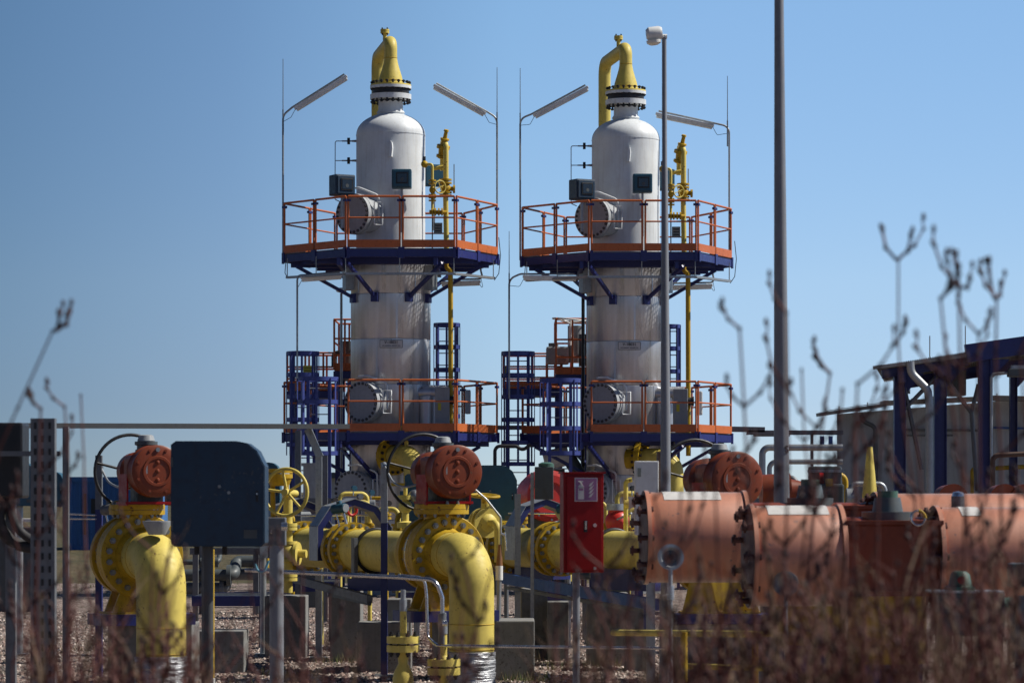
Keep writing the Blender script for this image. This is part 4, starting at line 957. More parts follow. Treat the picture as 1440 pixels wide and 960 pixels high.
# silver instrument tubing with two small flanged valves
r = thing('instrument_tubing', 'long silver tube run bending down over two small yellow valves in the centre foreground', 'tube', P(560, 900, 32.5))
m = MB('steel_bright'); m.tube([P(345, 801, 33), P(560, 811, 32.5), P(613, 815, 32.3), P(622, 840, 32.3), P(622, 866, 32.3)], .022, 10, bend=.12); m.use('galv_dull').tube([P(622, 862, 32.3), P(622, 905, 32.3)], .042, 12); m.use('steel_bright').cyl(P(622, 876, 32.2), P(629, 876, 32.2), .03, seg=10); m.build('upper_tube', r)
m = MB('steel_bright'); m.tube([P(560, 808.5, 32.5), P(597, 812, 32.4), P(600, 840, 32.4), P(601, 895, 32.4), P(614, 907, 32.3), P(760, 909, 32), P(944, 911, 31.7)], .016, 8, bend=.09); m.build('lower_tube', r)
for (px, py, lab, k) in ((567, 905, 'small yellow flanged valve left of the silver tube bend', 1), (624, 937, 'small yellow flanged valve under the grey sleeve beside the wrapped elbow foot', 0)):
    r = thing('flanged_stub', lab, 'valve', P(px, 1000, 32.3), 'small yellow flanged stubs')
    q = P(px, py, 32.3); m = MB('yellow'); m.cyl(q+V(0, 0, .08), q+V(0, 0, .34), .035, seg=14); m.cyl(q+V(0, 0, .07), q+V(0, 0, .12), .06, .035, seg=14); m.cyl(q+V(0, 0, .01), q+V(0, 0, .08), .17, seg=28); m.cyl(q+V(0, 0, -.08), q+V(0, 0, -.01), .17, seg=28)
    m.lathe(q, (0, 0, 1), [(-.08, .06), (-.2, .05), (-.3, .1), (-.36, .11), (-.6, .11), (-.7, .05), (-.75, .15), (-.8, .15), (-.8, 0)], 20); m.use('bolt_dark').bolts(q, (0, 0, 1), .135, 8, .026, .26); m.build('body', r)
    m = MB('galv'); m.cyl(q+V(0, 0, .34), q+V(0, 0, .46), .045, seg=6); m.cyl(q+V(0, 0, .46), q+V(0, 0, .56), .028, seg=10); m.build('fitting', r)

# centre: handwheel small valve with drop pipe and hanging silver tube
r = thing('impulse_valve', 'yellow impulse valve with flat handwheel before the teal cabinet', 'valve', P(688, 830, 40))
m = MB('yellow_deep'); c = P(682, 697, 40); m.torus(c, (.05, -.1, 1), .18, .018, 32, 8); 
for k in range(3): m.cyl(c, c+V(math.cos(k*2.1), math.sin(k*2.1), 0)*.18, .014, seg=6)
m.cyl(c+V(0, 0, -.3), c, .05, seg=12); m.build('handwheel', r)
m = MB('yellow'); b = P(683, 735, 40); m.ball(b, .16, 1, 20); 
for t in (-.14, -.06, .06): m.cyl(b+D*t, b+D*(t+.045), .19, seg=28)
m.tube([P(655, 735, 40.4), P(700, 735, 39.7), P(700, 790, 39.7)], .045, 14, bend=.1); m.cyl(b+V(0, 0, .1), b+V(0, 0, .25), .06, seg=12); m.build('body', r)
m = MB('galv'); m.tube([P(668, 688, 38.5), P(684, 702, 38.5), P(704, 727, 38.5), P(704, 765, 38.5)], .014, 8, bend=.05); m.use('copper_pole').cyl(P(703, 765, 38.5), P(702, 795, 38.5), .02, .045, seg=10); m.use('plastic_white').cyl(P(702, 795, 38.5), P(702, 815, 38.5), .045, seg=12); m.use('galv').cyl(P(702, 815, 38.5), P(701, 880, 38.5), .03, seg=10); m.build('drain_tube', r)
m = MB('steel_bright'); m.cyl(P(710, 748, 38.5), P(712, 774, 38.5), .012, seg=6); m.cyl(P(704, 750, 38.5), P(710, 752, 38.5), .018, seg=8); m.build('lever', r)
# cable/hose from post to actuator
for px, lab in ((540, 'thin grey hose from the navy steel post to the centre actuator'), (140, 'thin grey hose from the left steel post to the left actuator')):
    m = MB('galv'); m.tube([P(px+1, 655, 38.6), P(px+12, 678, 38.4), P(px+28, 686, 38.2), P(px+50, 680, 38.2)], .014, 8, bend=.4); m.cyl(P(px, 652, 38.7), P(px+2, 657, 38.6), .03, seg=8); m.build('hose', label=lab, cat='hose', group='grey hoses from posts to actuators')
# transmitters: small blue-grey instruments
for px, py, Y, lab in ((478, 716, 41, 'light blue transmitter above the centre pipeline flange'), (155, 717, 38, 'pale round transmitter left of the left valve'), (795, 716, 41.5, 'pale blue transmitter on the hood left of the red cabinet')):
    r = thing('transmitter', lab, 'transmitter', P(px, py+20, Y), 'small transmitters on the pipelines')
    m = MB('teal' if px != 155 else 'galv_dull'); q = P(px, py, Y); m.cyl(q+V(-.09, .03, 0), q+V(.07, -.07, .02), .065, seg=20); m.use('galv').cyl(q+V(.07, -.07, .02), q+V(.085, -.085, .02), .055, seg=20); m.use('teal').cyl(q+V(0, 0, .05), q+V(-.02, 0, .11), .035, seg=12); m.build('head', r); m = MB('steel_bright'); m.cyl(q+V(.04, 0, -.02), q+V(.09, -.02, -.2), .018, seg=8); m.cyl(q+V(-.06, 0, -.02), q+V(.0, 0, -.25), .012, seg=8); m.build('stem', r)
# small cross tubes above pipelines
for k, (p0, p1, lab) in enumerate(((P(395, 724, 42.5), P(522, 724, 42), 'thin silver tube crossing above the centre pipeline'), (P(715, 721, 43), P(790, 722, 42.5), 'thin silver tube crossing before the hood near the red cabinet'), (P(95, 722, 38.7), P(136, 724, 38.5), 'upper thin silver tube left of the left steel post'), (P(95, 729, 38.7), P(136, 729, 38.5), 'lower thin silver tube left of the left steel post'))):
    m = MB('steel_bright'); m.cyl(p0, p1, .012, seg=8); m.build('thin_tube', label=lab, cat='tube', group='thin silver tubes')
# red life ring fitting
m = MB('red_bright'); m.torus(P(495, 717, 42), (.5, -.8, 0), .07, .02, 20, 8); m.build('lifting_ring', label='small red lifting ring under the navy hood', cat='ring')
# deflector cone over left elbow
m = MB('grey_paint'); m.lathe(P(221, 749, 36.2), (0, 0, 1), [(-.02, .1), (.12, .17), (.14, .17), (.14, 0)], 24); m.build('funnel_cap', label='grey funnel-shaped cap above the left yellow elbow', cat='cap')
# brown poles under navy cabinet (thin yellow marker pole)
m = MB('yellow_deep'); q = P(298, 772, 31); m.cyl(V(q.x, q.y, .45), q, .026, seg=10); m.use('plastic_white').cyl(V(q.x, q.y, -.02), V(q.x, q.y, .45), .032, seg=10); m.build('marker_pole', label='thin yellow pole with a white lower sleeve below the navy cabinet', cat='pole')
m = MB('tray_dark'); m.cyl(V(P(289, 0, 31.5).x, 31.5, -.02), P(289, 765, 31.5), .04, seg=12); m.build('conduit', label='grey conduit just left of the thin yellow pole', cat='conduit')

# ------------------------------------------------------------------ big orange barrels
AX = V(.998, .06, 0).normalized()
def barrel_actuator(y_left, zc_, rr, segs, label, group='big pale orange spring actuators'):
    """segs: list of (x0px, x1px, radius factor) along the axis; y_left distance of axis at px=905"""
    P0 = V((905-720)*y_left/FP, y_left, zc_)
    def at(px):           # point of the axis seen at px
        k = (px-720)/FP; t = (k*P0.y-P0.x)/(AX.x-k*AX.y); return P0+AX*t
    r = thing('spring_actuator', label, 'actuator', V(at(1150).x, at(1150).y, 0), group)
    for (a, b, f) in segs:
        p = at(a); L = (at(b)-p).length; R = rr*f; m = MB('barrel')
        m.lathe(p, AX, [(0, 0), (0, R*.9), (.0, R*1.04), (.035, R*1.04), (.035, R*.99), (.05, R), (L-.05, R), (L-.035, R*.99), (L-.035, R*1.04), (L, R*1.04), (L, 0)], 64)
        m.use('bolt_brown').bolts(p-AX*.01, AX, R*.9, 9, .05, .15); m.lathe(p-AX*.004, AX, [(0, 0), (0, R*1.03)], 48)  # brown bolts; the dark disc puts the left end's shade into colour
        m.build('barrel', r)
    return r, at
rA, atA = barrel_actuator(27, 1.90, .39, [(905, 1048, 1), (1228, 1500, .97)], 'spring actuator barrel with left end bolts, the leftmost and farther one')
rB, atB = barrel_actuator(24, 1.80, .385, [(1052, 1182, 1), (1312, 1520, .97)], 'nearer spring actuator whose barrels flank a dark yoke at the lower right')
for r, at, px0, px1 in ((rA, atA, 1046, 1232), (rB, atB, 1180, 1316)):
    a = at(px0); b = at(px1); m = MB('actuator'); m.lathe(a, AX, [(-.02, .3), ((b-a).length+.02, .3)], 40)
    c = (a+b)/2
    m.box(c+V(0, 0, -.02), ((b-a).length*.95, .6, .56), rz=math.atan2(AX.y, AX.x), bev=.03); m.box(c+V(0, 0, -.28), ((b-a).length, .66, .04), rz=math.atan2(AX.y, AX.x)); m.box(c+V(0, 0, .26), ((b-a).length, .64, .03), rz=math.atan2(AX.y, AX.x)); m.build('yoke_housing', r)
    m = MB('machine'); m.cyl(c+V(0, 0, .27), c+V(0, 0, .34), .2, seg=24); m.cyl(c+V(0, 0, .34), c+V(0, 0, .45), .12, .1, seg=20); m.use('green_cap').cyl(c+V(0, 0, .45), c+V(0, 0, .5), .08, seg=14); m.build('limit_switch', r)
    m = MB('blue'); m.box(V(c.x, c.y+.1, .78), (.5, .5, .4)); m.build('stand', r); m = MB('concrete'); m.box(V(c.x, c.y+.1, .28), (.9, .8, .58), bev=.01); m.build('pedestal', r)
    m = MB('yellow_deep'); m.cyl(V(c.x, c.y, .98), V(c.x, c.y, c.z-.25), .3, seg=30); m.build('valve_neck', r)
def decal(at, px0, px1, rr, r, ang=0.1):
    m = MB('sign_white'); a = at(px0); L = (at(px1)-a).length; s = AX.cross(V(0, 0, 1)); vs = []
    for k in range(7):
        an = -.3+k*.15; n = V(0, 0, 1)*math.cos(an)+s*math.sin(an)
        for t in (0, L): vs.append(a+AX*t+n*(rr+.004))
    m.add(vs, [[2*i, 2*i+1, 2*i+3, 2*i+2] for i in range(6)]); m.build('white_label', r)
decal(atA, 930, 1010, .39, rA); decal(atB, 1075, 1160, .385, rB); decal(atB, 1345, 1372, .374, rB)
# hoop handle and silver cylinder
m = MB('steel_bright'); c = P(1291, 728, 23.6); m.torus(c, (.1, -1, 0), .055, .009, 24, 8); m.use('yellow_deep').torus(c, (.1, -1, 0), .055, .012, 14, 8, a0=0, a1=1.5); m.build('ring_handle', label='ring shaped handle on the dark yoke between the near barrels', cat='handle')
r = thing('silver_filter', 'upright silver canister poking up behind the near right barrel', 'canister', P(1347, 715, 24.8))
m = MB('steel_bright'); q = P(1347, 692, 24.9); m.lathe(q, (0, 0, 1), [(-.3, 0.045), (-.03, .05), (0, .04), (.01, 0)], 24); m.use('galv_dull').lathe(q, (0, 0, 1), [(-.32, .053), (-.03, .053), (-.03, .05)], 24); m.build('canister', r)
m = MB('galv_dull'); m.box(V(q.x, q.y, (q.z-.3)/2), (.06, .06, q.z-.3)); m.build('support', r)
# round gauge
r = thing('round_gauge', 'round grey gauge face on a rod before the leftmost orange barrel', 'gauge', P(943, 1000, 22))
q = P(943, 783, 22); m = MB('galv'); m.lathe(q, (.1, -1, .05), [(-.05, 0), (-.05, .08), (0, .092), (.02, .092), (.02, .07), (.005, .05)], 36); m.use('machine').lathe(q, (.1, -1, .05), [(.005, .05), (.004, 0)], 24); m.use('black').cyl(q, q+V(.0, -.03, 0), .022, seg=14); m.build('face', r)
m = MB('galv'); m.cyl(V(q.x, 22, -.02), q+V(0, 0, -.07), .015, seg=10); m.use('steel_bright').cyl(q+V(0, 0, -.3), q+V(0, 0, -.2), .028, seg=6); m.build('rod', r)
r = thing('round_gauge', 'round grey gauge partly lost in the twigs below the near barrel', 'gauge', P(1112, 1000, 21))
q = P(1105, 820, 21); m = MB('galv_dull'); m.lathe(q, (-.2, -1, .05), [(-.05, 0), (-.05, .08), (0, .085), (.02, .085), (.02, .07), (.005, .05), (.005, 0)], 36); m.build('face', r); m = MB('galv'); m.cyl(V(q.x, 21, -.02), q+V(0, 0, -.07), .015, seg=10); m.build('rod', r)
# transmitter box bottom right
r = thing('junction_unit', 'grey instrument housing with rounded cap at the lower right edge', 'instrument', P(1358, 900, 20))
m = MB('machine'); m.box(P(1362, 862, 20), (.42, .3, .28), bev=.012); m.use('galv').box(P(1356, 831, 20), (.46, .34, .012)); m.build('housing', r)
m = MB('green_cap'); m.lathe(P(1350, 829, 20), (0, 0, 1), [(0, .1), (.02, .1), (.03, .075), (.1, .06), (.12, .04), (.12, 0)], 18); m.use('red').cyl(P(1352, 815, 19.93), P(1352, 815, 19.9), .025, seg=12); m.build('cap', r)
m = MB('green_cap'); m.cyl(P(1400, 850, 20), P(1424, 850, 20), .05, seg=14); m.cyl(P(1408, 845, 19.9), P(1414, 858, 19.9), .03, seg=10); m.build('connector', r)
m = MB('galv_dull'); m.box(V(P(1362, 0, 20).x, 20, .6), (.1, .1, 1.3)); m.build('post', r)
r = thing('junction_unit', 'dark box behind the twigs at the right edge', 'instrument', P(1430, 900, 21))
m = MB('machine'); m.box(P(1434, 808, 21), (.14, .2, .16), bev=.01); m.build('housing', r); m = MB('galv_dull'); m.box(V(P(1434, 0, 21).x, 21, .8), (.06, .06, 1.6)); m.build('post', r)
# yellow small-bore frames at bottom right
r = thing('yellow_pipe_frame', 'slim yellow pipe frame in the lower right behind the twigs', 'pipe frame', P(1040, 960, 31))
m = MB('yellow'); m.tube([P(862, 889, 33), P(965, 890, 32), P(1062, 891, 31)], .035, 10); m.tube([P(962, 936, 31), P(1190, 942, 29.5)], .03, 10); m.tube([P(1062, 891, 31), P(1180, 893, 30)], .025, 10); m.build('rails', r)
m = MB('yellow_deep')
for px, t in ((1100, 855), (1155, 880), (962, 888), (1215, 870), (1062, 888)): q = P(px, t, 30.5); m.tube([q, V(q.x, q.y, -.02)], .035, 10)
m.build('uprights', r)
m = MB('bolt_dark'); 
for px, py in ((1100, 893), (1155, 941), (1100, 940)): m.cyl(P(px-6, py, 30.3), P(px+6, py, 30.3), .055, seg=12)
m.build('couplings', r)
for px, py, lab in ((985, 843, 'left yellow valve foot under the leftmost barrel'), (1042, 843, 'right yellow valve foot under the leftmost barrel')):
    q = P(px, 862, 33.5); m = MB('yellow_deep'); m.prism([(-.2, 0), (.2, 0), (.1, .4), (-.1, .4)], q, (1, 0, 0), (0, 0, 1), (0, .04, 0)); m.box(q+V(0, .1, .01), (.42, .3, .02)); m.use('blue').box(V(q.x, q.y+.1, q.z-.06), (.5, .4, .1)); m.use('concrete').bx(q.x-.25, q.x+.25, q.y-.05, q.y+.35, -.02, q.z-.12); m.build('pipe_support', label=lab, cat='support', group='yellow valve feet under the barrels')
# dark machine & yellow items behind barrels
r = thing('pump_unit', 'dark pump unit with pale lid right of the tall pole', 'pump', P(1165, 800, 45))
m = MB('machine'); m.box(P(1160, 680, 45), (.45, .4, .5), bev=.03); m.box(P(1150, 700, 44.6), (.7, .5, .4), bev=.03); m.build('housing', r); m = MB('galv'); m.box(P(1162, 662, 45), (.5, .45, .04)); m.cyl(P(1190, 700, 44), P(1200, 700, 44), .14, seg=20); m.build('lid', r); m = MB('red').use('red'); m.cyl(P(1152, 672, 44.7), P(1158, 672, 44.7), .08, seg=14); m.build('knob', r)
m = MB('machine'); m.box(V(P(1160, 0, 45).x, 45, .95), (.5, .5, 1.9)); m.build('frame', r)
m = MB('yellow_deep'); q = P(1165, 705, 44.5); m.box(V(P(1166, 0, 44.4).x, 44.4, 1.2), (.1, .1, 2.55)); m.build('yellow_post', label='short square yellow post beside the dark pump unit', cat='post')
m = MB('yellow'); q = P(1223, 700, 40); m.lathe(V(q.x, q.y, 0), (0, 0, 1), [(0, .14), (q.z, .1), (P(0, 628, 40).z, .035), (P(0, 628, 40).z, 0)], 20); m.build('yellow_cone', label='tall tapering yellow vent cone before the grey building', cat='vent cone')
m = MB('yellow'); m.tube([P(880, 780, 40.8), P(880, 676, 40.8), P(889, 674, 40.8)], .032, 10, bend=.06); m.cyl(P(878, 708, 40.8), P(884, 708, 40.8), .06, seg=12); m.build('yellow_impulse_pipe', label='thin yellow pipe standing left of the white cabinet', cat='pipe')
for px, lab in ((1330, 'left orange drum peeping over the far barrel at the right'), (1402, 'middle orange drum peeping over the far barrel at the right'), (1432, 'right orange drum peeping over the far barrel at the right')):
    m = MB('actuator'); m.lathe(P(px, 703, 42), (.2, -1, 0), [(0, 0), (0, .2), (.3, .22), (.3, 0)], 30); q = P(px, 700, 42); m.use('machine').box(V(q.x, 42.2, .95), (.2, .2, 1.9)); m.build('drum_actuator', label=lab, cat='actuator', group='drums beyond the barrels')
r = thing('drum_actuator', 'small orange cylinder right of the large drum behind the barrels', 'actuator', P(1085, 800, 38))
m = MB('actuator'); m.lathe(P(1070, 690, 38.3), AX, [(0, 0), (0, .2), (.35, .22), (.36, .15), (.5, .12), (.5, 0)], 30); m.build('drum', r); m = MB('machine'); q = P(1085, 690, 38.3); m.box(V(q.x, 38.4, .95), (.25, .2, 1.9)); m.build('stand', r)

# ------------------------------------------------------------------ poles
r = thing('lamp_mast', 'slim grey street lamp mast with round lamp head in front of the right column', 'street lamp', P(936, 1000, 33))
Y = 33.; q = P(934, 50, Y); b = P(937, 690, Y)
m = MB('lamp_pole'); m.lathe(V(b.x, Y, 0), (q.x-b.x, 0, q.z), [(0, .075), (1.2, .07), (1.22, .055), (3.2, .052), (3.22, .05), (5.7, .033), (5.72, .027), (q.z, .024), (q.z, 0)], 20); m.build('mast', r)
h = P(922, 49, Y); m = MB('plastic_white'); m.lathe(h+V(-.1, 0, 0), (1, 0, .12), [(0, .0), (0.0, .05), (.03, .075), (.14, .075), (.17, .06), (.175, 0)], 20); m.cyl(h+V(.05, 0, -.02), h+V(.12, 0, -.02), .025, seg=10); m.build('lamp_head', r)
m = MB('diffuser'); m.lathe(h+V(-.02, 0, -.06), (.12, 0, -1), [(0, .08), (.03, .075), (.05, .04), (.055, 0)], 20); m.build('lens', r)
r = thing('tall_mast', 'tall thick grey mast rising out of the picture, letter S near its foot', 'mast', P(1099, 1000, 30))
Y = 30.; b = P(1099.5, 690, Y); t = P(1094.5, -200, Y)
m = MB('lamp_pole'); m.lathe(V(b.x+.01, Y, 0), (t-V(b.x+.01, Y, 0)), [(0, .085), (2.3, .076), (t.z, .036), (t.z, 0)], 28); m.build('mast', r)
m = MB('ink'); text_mesh(m, 'S', P(1106.5, 632, Y-.062), (1, .75, 0), (0, 0, 1), .105); m.build('letter', r)

# ------------------------------------------------------------------ buildings at right
r = thing('grey_building', 'grey flat-walled building with low sloping roof behind the blue canopy', 'building', P(1300, 834, 84))
Y = 84
x0 = P(1177, 0, Y).x; x1 = P(1560, 0, Y).x
m = MB('wall_grey'); m.prism([(x0, 0), (x0+12, 0), (x0+12, P(0, 562, Y).z), (x0+4.5, P(0, 563, Y).z), (x0, P(0, 582, Y).z)], V(0, Y, 0), (1, 0, 0), (0, 0, 1), (1.3, 9, 0)); m.build('wall', r)
m = MB('roof_metal'); m.bar(P(1150, 583, Y-.5), P(1240, 570, Y-.5), .9, .09); m.bar(P(1240, 567, Y-.5), P(1400, 560, Y-.5), .9, .12); m.bar(P(1400, 560, Y-.5), P(1600, 564, Y-.5), .9, .12); m.build('roof', r)
m = MB('galv'); pts = [P(px, py, Y-.8) for px, py in ((1156, 581), (1165, 577), (1240, 566), (1400, 556), (1440, 557))]
m.tube(pts, .012, 6)
for px, py in ((1180, 574), (1220, 568.5), (1243, 566), (1282, 563), (1312, 560), (1402, 556)): m.cyl(P(px, py+5, Y-.8), P(px, py-3, Y-.8), .018, seg=6)
m.build('lightning_wire', r)
m = MB('galv_dull'); m.tube([P(1211, 582, Y-.3), P(1213, 592, Y-.3), P(1231, 600, Y-.3), P(1233, 834, Y-.3)], .06, 10, bend=.2); m.build('downpipe', r)
m = MB('bright_blue'); m.bar(P(1397, 601, Y-.2), P(1440, 602, Y-.2), .06, .06); m.use('galv_dull').bar(P(1260, 604, Y-.2), P(1375, 605, Y-.2), .05, .07); m.bar(P(1275, 612, Y-.2), P(1340, 612, Y-.2), .05, .05); m.build('wall_conduit', r)
m = MB('galv_dull'); m.bx(P(1310, 0, Y).x, P(1322, 0, Y).x, Y-.3, Y, 0, P(0, 632, Y).z); m.build('wall_ladder', r)
m = MB('yellow_deep'); m.tube([P(1367, 834, Y-1), P(1367, 658, Y-1), P(1380, 658, Y-1), P(1380, 834, Y-1)], .05, 8, bend=.1); m.tube([P(1400, 658, Y-1), P(1440, 656, Y-1)], .06, 8); m.build('gas_line', r)
# canopy
r = thing('steel_canopy', 'open canopy of dark blue columns and beams under a corrugated roof at the right', 'canopy', P(1330, 834, 76))
Y = 74
def cz(px): return 514+(px-1240)*(-30/200.)
m = MB('roof_metal'); n = 120
xa, xb = P(1228, 0, Y).x, P(1600, 0, Y).x
vs = []; fs = []
for k in range(n*2+1):
    f = k/(n*2); x = xa+(xb-xa)*f; px = 720+x*FP/Y; z = P(0, 516+(px-1228)*(-33/212.), Y).z+(.02 if k % 2 else -.02)
    for y_, dz in ((Y-.6, 0), (Y+9, 1.35)): vs.append((x+dz, y_, z)); vs.append((x+dz, y_, z-.035))
for k in range(n*2):
    a = 4*k; b = a+4; fs += [[a, b, b+2, a+2], [a+1, a+3, b+3, b+1], [a, a+1, b+1, b], [a+2, b+2, b+3, a+3]]
m.add(vs, fs); m.build('corrugated_roof', r)
m = MB('roof_metal'); m.bar(P(1228, 517, Y-.7), P(1358, 500, Y-.7), .12, .08); m.build('gutter', r)
m = MB('blue'); m.bar(P(1240, 526, Y), P(1360, 508, Y), .25, .2); m.bar(P(1358, 497, Y-.7), P(1620, 460, Y-.7), .2, .42); m.bar(P(1262, 540, Y+8), P(1600, 488, Y+8), .25, .3)
for px in (1265, 1322, 1384): m.bar(V(P(px, 0, Y).x, Y-.4, P(0, cz(px)+20, Y).z), V(P(px, 0, Y).x+1.25, Y+8.6, P(0, cz(px)+20, Y).z), .2, .25)
m.build('roof_beams', r)
for px, w_, yy in ((1265, 16, Y), (1322, 17, Y), (1384.5, 17, Y-.6), (1425, 11, Y+8)):
    W = w_*Y/FP; x = P(px, 0, yy).x; zt = P(0, cz(px)+14, Y).z
    m = MB('blue'); m.bx(x-W/2, x+W/2, yy-.01, yy+.01, 0, zt); m.bx(x-W/2, x-W/2+.02, yy-.12, yy+.12, 0, zt); m.bx(x+W/2-.02, x+W/2, yy-.12, yy+.12, 0, zt)
    m.prism([(x+W/2, zt-.5), (x+W/2+.45, zt), (x+W/2, zt)], V(0, yy-.02, 0), (1, 0, 0), (0, 0, 1), (0, .04, 0)); m.build('column', r)
m = MB('galv_dull')
for a, b in (((1272, 575), (1318, 528)), ((1272, 545), (1296, 660)), ((1328, 530), (1366, 580)), ((1366, 580), (1376, 540)), ((1366, 580), (1374, 690))): m.cyl(P(*a, Y), P(*b, Y), .05, seg=8)
m.build('bracing', r)
m = MB('galv'); m.tube([P(1280, 508, Y-.8), P(1281, 524, Y-.8), P(1305, 548, Y-.8), P(1307, 570, Y-.8), P(1307, 834, Y-.8)], .095, 14, bend=.3); m.build('downpipe', r)
m = MB('galv'); m.tube([P(1394, 834, Y-1), P(1394, 526, Y-1), P(1420, 524, Y-1)], .035, 8, bend=.1); m.use('machine').box(P(1432, 524, Y-1), (.5, .3, .2), bev=.03); m.use('galv').box(P(1430, 516, Y-1), (.3, .25, .08)); m.build('floodlight', r)
m = MB('machine'); m.bx(P(1352, 0, Y).x, P(1376, 0, Y).x, Y+2, Y+3, P(0, 552, Y).z, P(0, 516, Y).z); m.build('ceiling_unit', r)
for px, t, b in ((1307.5, 472, 512), (1357.5, 458, 500)): 
    m = MB('galv'); m.cyl(P(px, b, Y+.3), P(px, t, Y+.3), .014, seg=6); m.build('lightning_rod', r)
m = MB('brown'); m.tube([P(1396, 834, 70), P(1396, 640, 70), P(1440, 638, 70), P(1500, 638, 70)], .06, 10, bend=.15); m.build('brown_pipe', label='brown pipe bending right beside the brightest blue canopy column', cat='pipe')

# ------------------------------------------------------------------ far left container etc
r = thing('blue_container', 'bright blue site container standing far back at the left', 'container', P(155, 770, 122))
a = P(97, 671, 122); b = P(212, 771, 122); m = MB('container_blue'); m.bx(a.x, b.x, 122, 128, 0, a.z)
x = a.x+.15
while x < b.x-.1: m.bx(x, x+.09, 121.97, 122, .2, a.z-.25); x += .22
m.build('walls', r); m = MB('container_blue'); m.bx(a.x-.02, b.x+.02, 121.92, 122.1, a.z-.18, a.z+.02); m.bx(a.x-.02, a.x+.15, 121.92, 122, 0, a.z); m.build('frame', r); m = MB('black'); m.bx(P(118, 0, 121.9).x, P(121, 0, 121.9).x, 121.9, 121.95, .6, 2.2); m.bx(P(128, 0, 121.9).x, P(136, 0, 121.9).x, 121.9, 121.95, 1.3, 2.0); m.build('door_gear', r)
r = thing('far_shed', 'low white shed far behind the left column ladder', 'shed', P(450, 720, 190))
m = MB('shed_white'); m.bx(P(432, 0, 190).x, P(500, 0, 190).x, 190, 205, 0, P(0, 672, 190).z); m.build('wall', r); m = MB('machine'); m.bx(P(429, 0, 190).x, P(503, 0, 190).x, 189, 206, P(0, 672, 190).z, P(0, 664, 190).z); m.build('roof', r)
m = MB('sign_white'); m.box(P(22, 731, 60), (.9, .9, .06)); m.use('machine').box(V(P(22, 0, 60).x, 60, .8), (.8, .8, 1.6)); m.build('low_tank', label='low box with a pale lid far back at the left edge', cat='box')
# dark equipment in the middle ground behind the lines
rnd = random.Random(3)
def rack(px0, px1, top, Y, n, label, mats):
    a = P(px0, top, Y); b = P(px1, top, Y)
    r = thing('pipe_rack', label, 'pipe rack', V((a.x+b.x)/2, Y, 0), 'dim pipe racks in the middle ground')
    mm_ = 'blue' if mats == 0 else 'galv_dull'
    for x in (a.x, b.x):
        for yy in (Y, Y+1.2): m = MB(mm_); m.bx(x-.05, x+.05, yy-.05, yy+.05, 0, a.z); m.build('leg', r)
    m = MB(mm_); m.bx(a.x-.1, b.x+.1, Y-.07, Y-.05, a.z-.12, a.z); m.build('frame', r)
    for k in range(n):
        z = .35+(a.z-.5)*(k+.5)/n; rr = rnd.choice((.05, .07, .11)); m = MB(rnd.choice(('galv', 'galv_dull', 'yellow_deep', 'grey_paint', 'machine')))
        yy = Y+rnd.uniform(.1, 1); xm = a.x+(b.x-a.x)*rnd.uniform(.3, .7)
        m.tube([(a.x-.3, yy, z), (xm, yy, z), (xm, yy+.5, z+.25), (b.x+.3, yy+.5, z+.25)], rr, 12, bend=.12)
        for f in (.15, .8): x = a.x+(xm-a.x)*f; m.lathe((x, yy, z), (1, 0, 0), [(0, rr), (0, rr*1.8), (.08, rr*1.8), (.08, rr)], 16)
        m.build('pipe', r)
rack(405, 500, 700, 56, 4, 'dim pipe rack below the ladder cages of the left column', 1)
rack(575, 660, 715, 54, 3, 'dim pipe rack behind the centre valve', 0)
rack(735, 800, 690, 57, 4, 'dim pipe rack behind the red drum', 1)
rack(835, 900, 740, 55, 4, 'dim pipe rack behind the pipe right of the red cabinet', 0)
rack(275, 360, 770, 58, 3, 'low pipe rack seen below the dark navy cabinet', 1)
rack(990, 1090, 700, 56, 4, 'dim pipe rack behind the barrels and the lamp mast', 1)
# skid vessels beneath the ladder cages
m = MB('grey_paint'); m.cyl(P(442, 760, 62), P(442, 655, 62), .22, seg=24); m.lathe(P(442, 655, 62), (0, 0, 1), [(0, .26), (.06, .26), (.06, 0)], 24); m.use('machine').box(V(P(442, 0, 62).x, 62, .6), (.5, .5, 1.25)); m.build('small_vessel', label='upright grey pot below the left column ladder cages', cat='vessel')
m = MB('plastic_white'); m.cyl(P(765, 648, 71), P(800, 640, 71), .22, seg=20); m.use('machine').cyl(P(798, 640, 71), P(815, 668, 71), .16, seg=16); m.use('machine').box(V(P(785, 0, 71).x, 71.2, 1.4), (.3, .3, 2.8)); m.build('exhaust_drum', label='pale lying drum below the nearer ladder cage of the right column', cat='drum')
m = MB('rubber'); m.tube([P(696, 700, 66), P(696, 632, 66), P(700, 627, 66), P(726, 627, 66), P(735, 633, 66), P(746, 625, 66)], .04, 10, bend=.12); m.cyl(P(696, 834, 66), P(696, 700, 66), .05, seg=8); m.build('black_pipe', label='thin black pipe bending right between the two columns', cat='pipe')
m = MB('teal'); m.bar(P(567, 834, 50), P(567, 690, 50), .1, .1); m.use('yellow_deep').bar(P(545, 681, 50), P(572, 681, 50), .06, .05); m.build('yellow_arm_post', label='blue post with a thin yellow arm left of the centre handwheel', cat='post')
r = thing('small_valve', 'small yellow valve left of the centre valve, beside the blue post', 'valve', P(570, 800, 44)); m = MB('yellow'); q = P(570, 712, 44)
m.ball(q, .1, 1, 14); m.lathe(q, (0, 0, 1), [(-.8, .05), (-.3, .05), (-.3, .12), (-.22, .12), (-.2, .05), (.1, .05), (.1, .11), (.16, .11), (.16, .03), (.26, .03), (.26, 0)], 16); m.build('body', r); m = MB('bolt'); m.ball(P(583, 697, 44), .09, 1, 14); m.build('gauge', r)
# concrete kerb / dark floor patch behind lines

